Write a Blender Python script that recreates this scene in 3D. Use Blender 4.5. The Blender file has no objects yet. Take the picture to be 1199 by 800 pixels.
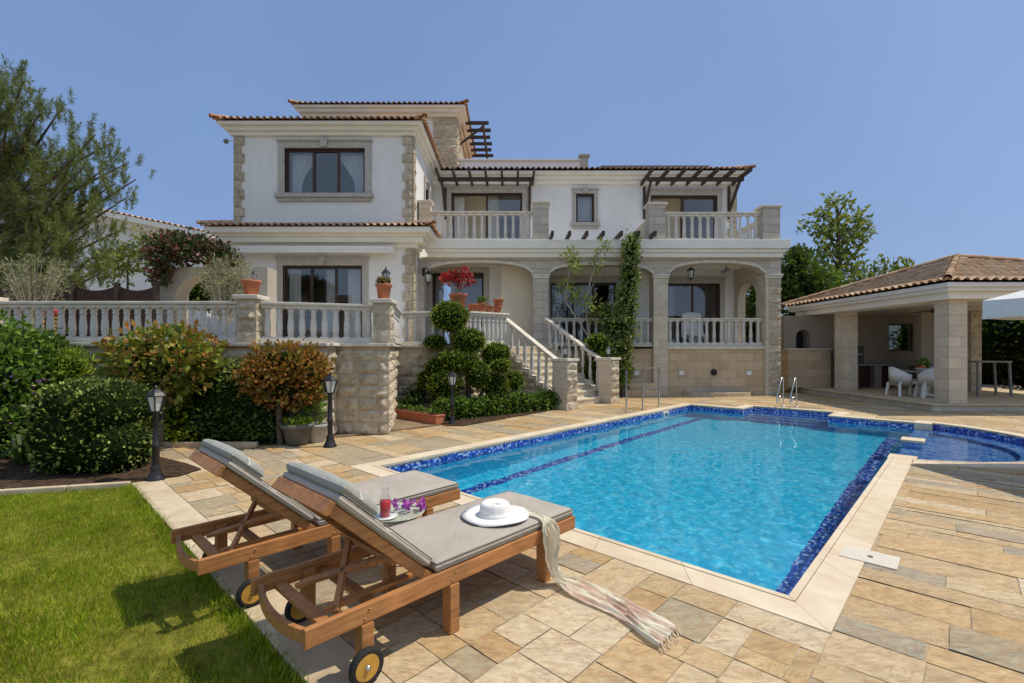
import bpy, bmesh, math, random
import numpy as np
from mathutils import Vector, Matrix, noise
from mathutils.geometry import tessellate_polygon
random.seed(7); np.random.seed(7)
S = bpy.context.scene; COL = S.collection
R = math.radians
F = 557.0; CAMZ = 1.6; HOR = 410.0
def at(u, v, Y):                       # a photograph pixel at a chosen distance -> a point of the place
    return Vector(((u-600)/F*Y, Y, CAMZ+(HOR-v)/F*Y))
def gnd(u, v, z=0.0):
    Y = F*(CAMZ-z)/(v-HOR); return Vector(((u-600)/F*Y, Y, z))
# pool axes: a runs along the pool, p across it
O = Vector((1.79, 3.08)); EA = Vector((0.6905, 0.7234)); EP = Vector((-0.7234, 0.6905))
def ap(a, p, z=0.0):
    q = O+EA*a+EP*p; return Vector((q.x, q.y, z))
PANG = math.atan2(EA.y, EA.x)

# ------------------------------------------------------------------ materials
def new_mat(name):
    m = bpy.data.materials.new(name); m.use_nodes = True
    nt = m.node_tree; b = nt.nodes['Principled BSDF']
    return m, nt, b
def N(nt, typ, **kw):
    n = nt.nodes.new(typ)
    for k, v in kw.items():
        if k in n.inputs: n.inputs[k].default_value = v
        else: setattr(n, k, v)
    return n
def L(nt, a, b): nt.links.new(a, b)
def c4(c): return (c[0], c[1], c[2], 1.0)
def ramp(nt, fac, stops, interp='LINEAR'):
    r = nt.nodes.new('ShaderNodeValToRGB'); cr = r.color_ramp; cr.interpolation = interp
    while len(cr.elements) < len(stops): cr.elements.new(0.5)
    for e, (pos, c) in zip(cr.elements, stops): e.position = pos; e.color = c4(c)
    L(nt, fac, r.inputs['Fac']); return r.outputs['Color']
def mix(nt, fac, a, b, mode='MIX'):
    m = nt.nodes.new('ShaderNodeMix'); m.data_type = 'RGBA'; m.blend_type = mode
    for s, k in ((fac, 0), (a, 6), (b, 7)):
        if hasattr(s, 'is_output'): L(nt, s, m.inputs[k])
        else: m.inputs[k].default_value = s if k == 0 else c4(s)
    return m.outputs[2]
def coords(nt, kind='Object', scale=(1, 1, 1)):
    t = nt.nodes.new('ShaderNodeTexCoord'); mp = nt.nodes.new('ShaderNodeMapping')
    mp.inputs['Scale'].default_value = scale; L(nt, t.outputs[kind], mp.inputs['Vector']); return mp.outputs['Vector']
def noise_tex(nt, vec, scale, detail=4, rough=0.55, dist=0.0):
    n = N(nt, 'ShaderNodeTexNoise', Scale=scale, Detail=detail, Roughness=rough, Distortion=dist)
    L(nt, vec, n.inputs['Vector']); return n.outputs['Fac']
def bump(nt, b, h, strength=0.3, dist=0.02):
    n = N(nt, 'ShaderNodeBump', Strength=strength, Distance=dist); L(nt, h, n.inputs['Height']); L(nt, n.outputs['Normal'], b.inputs['Normal'])

def plain(name, c, rough=0.6, metal=0.0, var=0.12, scale=6.0, bmp=0.1, bscale=40, c2=None, spec=0.4, stretch=(1, 1, 1)):
    m, nt, b = new_mat(name); v = coords(nt, 'Object', stretch)
    f = noise_tex(nt, v, scale, 5)
    d = c2 or tuple(x*(1-2*var) for x in c); l = tuple(min(1, x*(1+var)) for x in c)
    L(nt, ramp(nt, f, [(0.3, d), (0.7, l)]), b.inputs['Base Color'])
    b.inputs['Roughness'].default_value = rough; b.inputs['Metallic'].default_value = metal
    b.inputs['Specular IOR Level'].default_value = spec
    if bmp: bump(nt, b, noise_tex(nt, v, bscale, 3), bmp, 0.01)
    return m

def ashlar(name, c1, c2, mortar, bw=0.55, bh=0.28, bstr=0.5, msize=0.008, rough=0.85):
    m, nt, b = new_mat(name)
    t = nt.nodes.new('ShaderNodeTexCoord'); s = nt.nodes.new('ShaderNodeSeparateXYZ'); L(nt, t.outputs['Object'], s.inputs[0])
    ad = N(nt, 'ShaderNodeMath', operation='ADD'); L(nt, s.outputs['X'], ad.inputs[0]); L(nt, s.outputs['Y'], ad.inputs[1])
    cb = nt.nodes.new('ShaderNodeCombineXYZ'); L(nt, ad.outputs[0], cb.inputs['X']); L(nt, s.outputs['Z'], cb.inputs['Y'])
    br = N(nt, 'ShaderNodeTexBrick', Scale=1.0, Color1=c4(c1), Color2=c4(c2), Mortar=c4(mortar))
    br.inputs['Mortar Size'].default_value = msize; br.inputs['Brick Width'].default_value = bw; br.inputs['Row Height'].default_value = bh
    L(nt, cb.outputs[0], br.inputs['Vector'])
    nz = noise_tex(nt, t.outputs['Object'], 7, 6, 0.65)
    col = mix(nt, 0.55, br.outputs['Color'], ramp(nt, nz, [(0.28, tuple(x*0.55 for x in c1)), (0.7, tuple(min(1, x*1.2) for x in c2))]), 'OVERLAY')
    L(nt, mix(nt, 0.5, br.outputs['Color'], col), b.inputs['Base Color']); b.inputs['Roughness'].default_value = rough
    b.inputs['Specular IOR Level'].default_value = 0.2
    h = N(nt, 'ShaderNodeMath', operation='SUBTRACT'); L(nt, noise_tex(nt, t.outputs['Object'], 22, 5, 0.6), h.inputs[0]); L(nt, br.outputs['Fac'], h.inputs[1])
    bump(nt, b, h.outputs[0], bstr, 0.02)
    return m

def island_mat(name, stops, rough=0.6, nscale=5, namt=0.35, trans=0.0, stretch=(1, 1, 1), bmp=0.0, bscale=30, spec=0.3, tcol=None):
    m, nt, b = new_mat(name); g = nt.nodes.new('ShaderNodeNewGeometry')
    base = ramp(nt, g.outputs['Random Per Island'], stops)
    v = coords(nt, 'Object', stretch); f = noise_tex(nt, v, nscale, 5, 0.6, 0.4)
    col = mix(nt, namt, base, ramp(nt, f, [(0.3, (0.15, 0.15, 0.15)), (0.7, (0.85, 0.85, 0.85))]), 'OVERLAY')
    L(nt, col, b.inputs['Base Color']); b.inputs['Roughness'].default_value = rough; b.inputs['Specular IOR Level'].default_value = spec
    if bmp: bump(nt, b, noise_tex(nt, v, bscale, 5, 0.65), bmp, 0.02)
    if trans:
        tr = nt.nodes.new('ShaderNodeBsdfTranslucent'); L(nt, mix(nt, 0.5, col, tcol or (0.25, 0.35, 0.02)), tr.inputs['Color'])
        ms = nt.nodes.new('ShaderNodeMixShader'); ms.inputs[0].default_value = trans
        out = nt.nodes['Material Output']; L(nt, b.outputs[0], ms.inputs[1]); L(nt, tr.outputs[0], ms.inputs[2]); L(nt, ms.outputs[0], out.inputs['Surface'])
    return m

def leafm(name, dark, mid, light, trans=0.25, extra=None, rough=0.5, tcol=None, gain=1.35):
    dark, mid, light = (tuple(min(.8, x*gain) for x in q) for q in (dark, mid, light)); extra = extra and tuple(min(.8, x*1.15) for x in extra)
    st = [(0.0, dark), (0.5, mid), (0.9, light)]
    if extra: st = [(0.0, dark), (0.35, mid), (0.6, light), (1.0, extra)]
    return island_mat(name, st, rough=rough, nscale=1.7, namt=0.5, trans=trans, tcol=tcol)

M = {}
def stucco_mat():
    m, nt, b = new_mat('white stucco'); v = coords(nt)
    f = noise_tex(nt, v, 1.1, 6, 0.65); st = noise_tex(nt, coords(nt, 'Object', (3.2, 3.2, 0.22)), 2.2, 5, 0.7)
    c = ramp(nt, f, [(0.3, (0.735, 0.73, 0.705)), (0.7, (0.81, 0.80, 0.775))])
    c = mix(nt, 0.28, c, ramp(nt, st, [(0.30, (0.28, 0.27, 0.25)), (0.52, (0.52, 0.52, 0.52))]), 'OVERLAY')
    L(nt, c, b.inputs['Base Color']); b.inputs['Roughness'].default_value = 0.88; b.inputs['Specular IOR Level'].default_value = 0.2
    bump(nt, b, noise_tex(nt, v, 45, 5, 0.7), 0.3, 0.012); return m
M['stucco'] = stucco_mat()
M['cream_stucco'] = plain('cream stucco', (0.72, 0.63, 0.48), 0.85, var=0.04, scale=1.2, bmp=0.12, bscale=60)
M['cornice'] = plain('painted cornice', (0.83, 0.79, 0.70), 0.8, var=0.03, scale=2, bmp=0.05)
M['surround'] = plain('carved stone surround', (0.47, 0.435, 0.385), 0.85, var=0.1, scale=9, bmp=0.2)
M['smooth_stone'] = ashlar('ashlar stone', (0.53, 0.47, 0.38), (0.63, 0.56, 0.46), (0.43, 0.38, 0.31))
M['grey_stone'] = ashlar('grey ashlar stone', (0.46, 0.425, 0.37), (0.57, 0.52, 0.45), (0.39, 0.355, 0.31), bstr=0.8)
M['tan_stone'] = ashlar('tan ashlar stone', (0.48, 0.38, 0.26), (0.58, 0.48, 0.35), (0.40, 0.32, 0.23), bw=0.6, bh=0.3)
M['rock'] = island_mat('rock-faced stone', [(0, (0.42, 0.35, 0.25)), (0.5, (0.50, 0.425, 0.31)), (1, (0.57, 0.49, 0.365))], 0.9, 9, 0.38, bmp=0.8, bscale=24, spec=0.15)
M['balus'] = plain('cast stone baluster', (0.60, 0.57, 0.52), 0.8, var=0.10, scale=7, bmp=0.15, bscale=50)
M['rail'] = plain('cast stone rail', (0.66, 0.60, 0.50), 0.8, var=0.10, scale=5, bmp=0.15, bscale=50)
M['step'] = plain('stone step', (0.66, 0.58, 0.44), 0.8, var=0.12, scale=5, bmp=0.2, bscale=40)
M['wood_dark'] = plain('dark brown timber', (0.055, 0.035, 0.024), 0.6, var=0.2, scale=4, stretch=(1, 1, 6))
M['frame'] = plain('dark brown window frame', (0.060, 0.028, 0.018), 0.4, var=0.15, scale=4, bmp=0.05)
M['curtain'] = plain('sheer curtain', (0.66, 0.66, 0.64), 0.9, var=0.15, scale=3, stretch=(10, 10, 0.4))
M['black'] = plain('black cast metal', (0.018, 0.018, 0.02), 0.45, var=0.2, scale=20, bmp=0.1)
M['lampglass'] = plain('frosted lamp glass', (0.62, 0.64, 0.62), 0.25, var=0.05, bmp=0)
M['terracotta'] = plain('terracotta', (0.50, 0.17, 0.085), 0.8, var=0.14, scale=9, bmp=0.15)
M['greypot'] = plain('grey plastic pot', (0.14, 0.14, 0.13), 0.7, var=0.15)
M['palepot'] = plain('pale grey pot', (0.42, 0.41, 0.39), 0.7, var=0.12)
M['soil'] = plain('garden soil', (0.075, 0.047, 0.03), 1.0, var=0.35, scale=14, bmp=0.8, bscale=30, spec=0.1)
M['coping'] = island_mat('pool coping stone', [(0, (0.60, 0.49, 0.33)), (0.5, (0.68, 0.57, 0.41)), (1, (0.64, 0.54, 0.39))], 0.75, 4, 0.22, bmp=0.15, bscale=60)
M['kerb'] = island_mat('kerb stone', [(0, (0.50, 0.40, 0.26)), (1, (0.58, 0.48, 0.33))], 0.85, 4, 0.3, bmp=0.25, bscale=40)
M['grout'] = plain('deck grout', (0.44, 0.35, 0.235), 0.95, var=0.2, scale=10)
M['steel'] = plain('stainless steel', (0.62, 0.62, 0.62), 0.22, metal=1.0, var=0.05, bmp=0)
M['greysteel'] = plain('grey painted steel', (0.22, 0.21, 0.19), 0.5, var=0.1)
M['whiteplastic'] = plain('white plastic', (0.75, 0.75, 0.72), 0.5, var=0.03, bmp=0)
M['bark'] = plain('tree bark', (0.13, 0.10, 0.075), 0.95, var=0.3, scale=10, bmp=0.8, bscale=30, stretch=(3, 3, 1))
M['palebark'] = plain('pale grey bark', (0.34, 0.31, 0.26), 0.9, var=0.2, scale=10, bmp=0.4)
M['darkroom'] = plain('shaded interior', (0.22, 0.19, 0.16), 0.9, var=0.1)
M['counter'] = plain('grey stone counter', (0.30, 0.29, 0.28), 0.4, var=0.15, scale=15)
M['rubber'] = plain('black rubber', (0.02, 0.02, 0.02), 0.8, var=0.2)
M['solar'] = plain('solar panel', (0.012, 0.014, 0.022), 0.25, var=0.1, bmp=0)

def teak():
    m, nt, b = new_mat('oiled teak'); v = coords(nt, 'Object', (1.2, 18, 18))
    f = noise_tex(nt, v, 3.2, 6, 0.6, 0.8); g = noise_tex(nt, coords(nt), 3, 3)
    c = ramp(nt, f, [(0.22, (0.20, 0.085, 0.03)), (0.48, (0.39, 0.17, 0.055)), (0.72, (0.50, 0.25, 0.095)), (0.86, (0.40, 0.23, 0.12))])
    L(nt, mix(nt, 0.5, c, ramp(nt, g, [(0.3, (0.2, 0.2, 0.2)), (0.7, (0.8, 0.75, 0.7))]), 'OVERLAY'), b.inputs['Base Color'])
    b.inputs['Roughness'].default_value = 0.5; bump(nt, b, f, 0.15, 0.004); return m
M['teak'] = teak()
M['teakdisc'] = plain('varnished plywood wheel', (0.55, 0.30, 0.05), 0.5, var=0.15, scale=12)
def fabric(name, c, sc=260):
    m, nt, b = new_mat(name); v = coords(nt)
    w = noise_tex(nt, v, 2.5, 3); col = ramp(nt, w, [(0.3, tuple(x*0.88 for x in c)), (0.7, tuple(x*1.06 for x in c))])
    L(nt, col, b.inputs['Base Color']); b.inputs['Roughness'].default_value = 0.95; b.inputs['Specular IOR Level'].default_value = 0.15
    ad = N(nt, 'ShaderNodeMath', operation='MULTIPLY_ADD'); ad.inputs[1].default_value = 0.05
    L(nt, noise_tex(nt, v, sc, 1), ad.inputs[0]); L(nt, noise_tex(nt, v, 6, 3, 0.5, 1.0), ad.inputs[2]); bump(nt, b, ad.outputs[0], 0.45, 0.04); return m
M['cushion'] = fabric('taupe cushion fabric', (0.43, 0.385, 0.325))
M['pillow'] = fabric('grey pillow fabric', (0.33, 0.33, 0.30))
M['piping'] = fabric('pale piping', (0.55, 0.54, 0.5))
M['piping_dark'] = fabric('dark piping', (0.20, 0.19, 0.165))
M['canvas'] = fabric('white parasol canvas', (0.78, 0.77, 0.74))
M['straw'] = fabric('white woven straw', (0.80, 0.78, 0.75), 120)
M['wicker'] = fabric('white wicker', (0.72, 0.71, 0.68), 60)

def tile_roof(name, stops):
    m, nt, b = new_mat(name); a = nt.nodes.new('ShaderNodeAttribute'); a.attribute_name = 'rnd'
    base = ramp(nt, a.outputs['Fac'], stops); v = coords(nt)
    f = noise_tex(nt, v, 3.0, 6, 0.65)
    L(nt, mix(nt, 0.5, base, ramp(nt, f, [(0.3, (0.2, 0.2, 0.2)), (0.7, (0.8, 0.8, 0.8))]), 'OVERLAY'), b.inputs['Base Color'])
    b.inputs['Roughness'].default_value = 0.9; bump(nt, b, noise_tex(nt, v, 35, 4), 0.4, 0.01); return m
M['tiles_red'] = tile_roof('terracotta roof tiles', [(0, (0.40, 0.20, 0.11)), (0.4, (0.50, 0.29, 0.17)), (0.75, (0.57, 0.38, 0.25)), (1, (0.47, 0.36, 0.26))])
M['tiles_tan'] = tile_roof('sand brown roof tiles', [(0, (0.38, 0.21, 0.11)), (0.4, (0.50, 0.31, 0.17)), (0.75, (0.58, 0.39, 0.24)), (1, (0.40, 0.28, 0.18))])

def flagstone():
    m, nt, b = new_mat('quartzite flagstones'); g = nt.nodes.new('ShaderNodeNewGeometry')
    rp = g.outputs['Random Per Island']
    base = ramp(nt, rp, [(0, (0.46, 0.30, 0.14)), (0.10, (0.52, 0.40, 0.24)), (0.20, (0.36, 0.33, 0.25)), (0.32, (0.60, 0.50, 0.34)), (0.44, (0.49, 0.34, 0.17)), (0.54, (0.55, 0.42, 0.26)), (0.64, (0.33, 0.32, 0.285)), (0.74, (0.66, 0.58, 0.44)), (0.84, (0.45, 0.39, 0.28)), (0.93, (0.57, 0.41, 0.22)), (1, (0.56, 0.44, 0.28))], 'CONSTANT')
    t = nt.nodes.new('ShaderNodeTexCoord'); mp = nt.nodes.new('ShaderNodeMapping'); mp.inputs['Rotation'].default_value = (0, 0, -PANG-1.3); mp.inputs['Scale'].default_value = (1, 2.4, 1)
    cx = nt.nodes.new('ShaderNodeCombineXYZ')
    for k in (0, 1, 2): L(nt, rp, cx.inputs[k])
    wn = nt.nodes.new('ShaderNodeVectorMath'); wn.operation = 'SCALE'; L(nt, cx.outputs[0], wn.inputs[0]); wn.inputs['Scale'].default_value = 40.0
    L(nt, t.outputs['Object'], mp.inputs['Vector'])
    ad = nt.nodes.new('ShaderNodeVectorMath'); ad.operation = 'ADD'; L(nt, mp.outputs[0], ad.inputs[0]); L(nt, wn.outputs[0], ad.inputs[1]); v = ad.outputs[0]
    f1 = noise_tex(nt, v, 1.7, 8, 0.62, 1.6); f2 = noise_tex(nt, v, 10, 7, 0.72, 0.6); f3 = noise_tex(nt, v, 3.1, 6, 0.6, 2.2); f4 = noise_tex(nt, t.outputs['Object'], 0.5, 3)
    streak = ramp(nt, f1, [(0.22, (0.44, 0.25, 0.09)), (0.38, (0.50, 0.37, 0.20)), (0.50, (0.60, 0.50, 0.33)), (0.58, (0.40, 0.36, 0.27)), (0.66, (0.54, 0.42, 0.25)), (0.80, (0.31, 0.295, 0.25))])
    col = mix(nt, 0.32, base, streak)
    vein = ramp(nt, f3, [(0.46, (0, 0, 0)), (0.50, (1, 1, 1)), (0.54, (0, 0, 0))])
    vm = N(nt, 'ShaderNodeMath', operation='MULTIPLY'); vm.inputs[1].default_value = 0.45; L(nt, vein, vm.inputs[0])
    col = mix(nt, vm.outputs[0], col, (0.36, 0.17, 0.06))
    col = mix(nt, 0.55, col, ramp(nt, f2, [(0.28, (0.20, 0.20, 0.20)), (0.72, (0.74, 0.72, 0.69))]), 'OVERLAY')
    col = mix(nt, 0.35, col, ramp(nt, f4, [(0.3, (0.36, 0.35, 0.34)), (0.7, (0.60, 0.60, 0.60))]), 'OVERLAY')
    col = mix(nt, 1.0, col, (0.93, 0.895, 0.815), 'MULTIPLY')
    L(nt, col, b.inputs['Base Color']); b.inputs['Roughness'].default_value = 0.7; b.inputs['Specular IOR Level'].default_value = 0.3
    ad2 = N(nt, 'ShaderNodeMath', operation='MULTIPLY_ADD'); ad2.inputs[1].default_value = 0.3; L(nt, f2, ad2.inputs[0]); L(nt, noise_tex(nt, v, 3.5, 8, 0.62), ad2.inputs[2])
    bump(nt, b, ad2.outputs[0], 0.5, 0.03); return m
M['flag'] = flagstone()

def mosaic(name, stops, size=0.025, rough=0.15):
    m, nt, b = new_mat(name); v = coords(nt, 'Object', (1/size, 1/size, 1/size))
    fl = nt.nodes.new('ShaderNodeVectorMath'); fl.operation = 'FLOOR'
    rot = nt.nodes.new('ShaderNodeMapping'); rot.inputs['Rotation'].default_value = (0, 0, -PANG); rot.inputs['Location'].default_value = (0.31, 0.37, 0.43)
    L(nt, v, rot.inputs['Vector']); L(nt, rot.outputs[0], fl.inputs[0])
    w = nt.nodes.new('ShaderNodeTexWhiteNoise'); L(nt, fl.outputs[0], w.inputs['Vector'])
    L(nt, ramp(nt, w.outputs['Value'], stops), b.inputs['Base Color']); b.inputs['Roughness'].default_value = rough; return m
M['mosaic_dark'] = mosaic('dark blue mosaic', [(0, (0.01, 0.02, 0.16)), (0.3, (0.015, 0.05, 0.34)), (0.6, (0.03, 0.10, 0.50)), (0.8, (0.10, 0.22, 0.62)), (0.88, (0.45, 0.55, 0.75))], 0.03)
M['mosaic_light'] = mosaic('turquoise mosaic', [(0, (0.025, 0.49, 0.77)), (0.4, (0.04, 0.55, 0.83)), (0.7, (0.07, 0.60, 0.87)), (0.95, (0.16, 0.70, 0.91))], 0.05)
M['mosaic_mid'] = mosaic('blue mosaic', [(0, (0.03, 0.12, 0.48)), (0.5, (0.07, 0.22, 0.62)), (0.9, (0.28, 0.46, 0.78))], 0.035)

def glass_pane(name, tint=(0.55, 0.58, 0.6), base=0.06, edge=0.6):
    m, nt, b = new_mat(name); out = nt.nodes['Material Output']
    tr = N(nt, 'ShaderNodeBsdfTransparent', Color=c4(tint)); gl = N(nt, 'ShaderNodeBsdfGlossy', Roughness=0.015, Color=(0.9, 0.95, 1, 1))
    lw = N(nt, 'ShaderNodeLayerWeight', Blend=0.5); pw = N(nt, 'ShaderNodeMath', operation='POWER'); pw.inputs[1].default_value = 4.0; L(nt, lw.outputs['Facing'], pw.inputs[0])
    ad = N(nt, 'ShaderNodeMath', operation='MULTIPLY_ADD'); ad.inputs[1].default_value = edge; ad.inputs[2].default_value = base; L(nt, pw.outputs[0], ad.inputs[0])
    ms = nt.nodes.new('ShaderNodeMixShader'); L(nt, ad.outputs[0], ms.inputs[0]); L(nt, tr.outputs[0], ms.inputs[1]); L(nt, gl.outputs[0], ms.inputs[2]); L(nt, ms.outputs[0], out.inputs['Surface']); return m
M['glass'] = glass_pane('window glass', (0.74, 0.77, 0.80), 0.12, 0.6)
M['clear'] = glass_pane('clear drinking glass', (0.96, 0.975, 0.98), 0.04, 0.85)

def scarf_mat():
    m, nt, b = new_mat('woven scarf'); v = coords(nt, 'UV', (1, 1, 1))
    s = nt.nodes.new('ShaderNodeSeparateXYZ'); L(nt, v, s.inputs[0])
    w = N(nt, 'ShaderNodeTexWave', Scale=5.2, Distortion=1.2); w.bands_direction = 'Y'; w.inputs['Detail'].default_value = 2; L(nt, v, w.inputs['Vector'])
    c1 = ramp(nt, w.outputs['Fac'], [(0.3, (0.66, 0.56, 0.41)), (0.5, (0.74, 0.67, 0.50)), (0.75, (0.80, 0.77, 0.60))])
    c2 = ramp(nt, noise_tex(nt, v, 9, 4), [(0.36, (0.58, 0.36, 0.27)), (0.50, (0.68, 0.50, 0.38)), (0.56, (0.82, 0.79, 0.60))])
    g = ramp(nt, s.outputs['X'], [(0.50, (0, 0, 0)), (0.70, (.85, .85, .85))])
    L(nt, mix(nt, g, c1, c2), b.inputs['Base Color']); b.inputs['Roughness'].default_value = 0.95
    bump(nt, b, noise_tex(nt, v, 60, 2), 0.4, 0.01)
    tr = nt.nodes.new('ShaderNodeBsdfTransparent'); ms = nt.nodes.new('ShaderNodeMixShader'); ms.inputs[0].default_value = 0.16; L(nt, b.outputs[0], ms.inputs[1]); L(nt, tr.outputs[0], ms.inputs[2]); L(nt, ms.outputs[0], nt.nodes['Material Output'].inputs['Surface']); return m
M['scarf'] = scarf_mat()

# foliage
M['lf_bush'] = leafm('mid green leaves', (0.028, 0.065, 0.008), (0.075, 0.145, 0.016), (0.16, 0.25, 0.032))
M['lf_hedge'] = leafm('clipped hedge leaves', (0.035, 0.06, 0.012), (0.11, 0.155, 0.028), (0.29, 0.32, 0.08))
M['lf_photinia'] = leafm('bronze tipped leaves', (0.035, 0.065, 0.010), (0.12, 0.16, 0.018), (0.24, 0.26, 0.035), extra=(0.22, 0.10, 0.035))
M['lf_orange'] = leafm('orange bronze leaves', (0.07, 0.06, 0.012), (0.24, 0.09, 0.02), (0.33, 0.12, 0.028), extra=(0.18, 0.19, 0.03))
M['lf_lime'] = leafm('lime green leaves', (0.07, 0.12, 0.01), (0.17, 0.24, 0.015), (0.28, 0.34, 0.03))
M['lf_dark'] = leafm('dark green leaves', (0.014, 0.034, 0.007), (0.034, 0.068, 0.012), (0.08, 0.125, 0.024))
M['lf_topiary'] = leafm('topiary leaves', (0.032, 0.06, 0.007), (0.10, 0.15, 0.013), (0.23, 0.27, 0.026))
M['lf_ivy'] = leafm('variegated climber leaves', (0.045, 0.075, 0.014), (0.14, 0.18, 0.045), (0.32, 0.34, 0.13))
M['lf_pine'] = leafm('pine needles', (0.040, 0.055, 0.014), (0.105, 0.13, 0.03), (0.20, 0.22, 0.065), 0.25)
M['lf_poplar'] = leafm('yellow green tree leaves', (0.07, 0.10, 0.018), (0.16, 0.19, 0.04), (0.26, 0.28, 0.07), 0.4)
M['lf_grey'] = leafm('grey green leaves', (0.12, 0.125, 0.06), (0.21, 0.21, 0.12), (0.30, 0.29, 0.18), 0.3)
M['lf_red'] = leafm('red bracts', (0.20, 0.012, 0.010), (0.42, 0.03, 0.02), (0.50, 0.06, 0.05), 0.25, gain=.9, tcol=(.5, .02, .02))
M['lf_bougain'] = leafm('bougainvillea leaves and bracts', (0.02, 0.04, 0.010), (0.045, 0.07, 0.016), (0.06, 0.07, 0.024), 0.1, extra=(0.17, 0.02, 0.045), gain=.9)
M['lf_orchid'] = leafm('orchid petals', (0.36, 0.05, 0.38), (0.50, 0.10, 0.50), (0.68, 0.30, 0.65), 0.25, gain=1, tcol=(.6, .15, .6))
M['lf_purple'] = leafm('small purple flowers', (0.16, 0.05, 0.20), (0.25, 0.09, 0.30), (0.33, 0.14, 0.36), 0.15, gain=1, tcol=(.4, .1, .4))
M['grass'] = island_mat('grass blades', [(0, (0.085, 0.155, 0.005)), (0.45, (0.195, 0.31, 0.010)), (0.80, (0.33, 0.42, 0.018)), (1, (0.52, 0.44, 0.10))], 0.6, 2.2, 0.5, trans=0.4, tcol=(0.50, 0.48, 0.01))
M['lawnbase'] = plain('lawn thatch', (0.20, 0.19, 0.03), 1.0, var=0.3, scale=9, bmp=0.5, spec=0.1)

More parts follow.
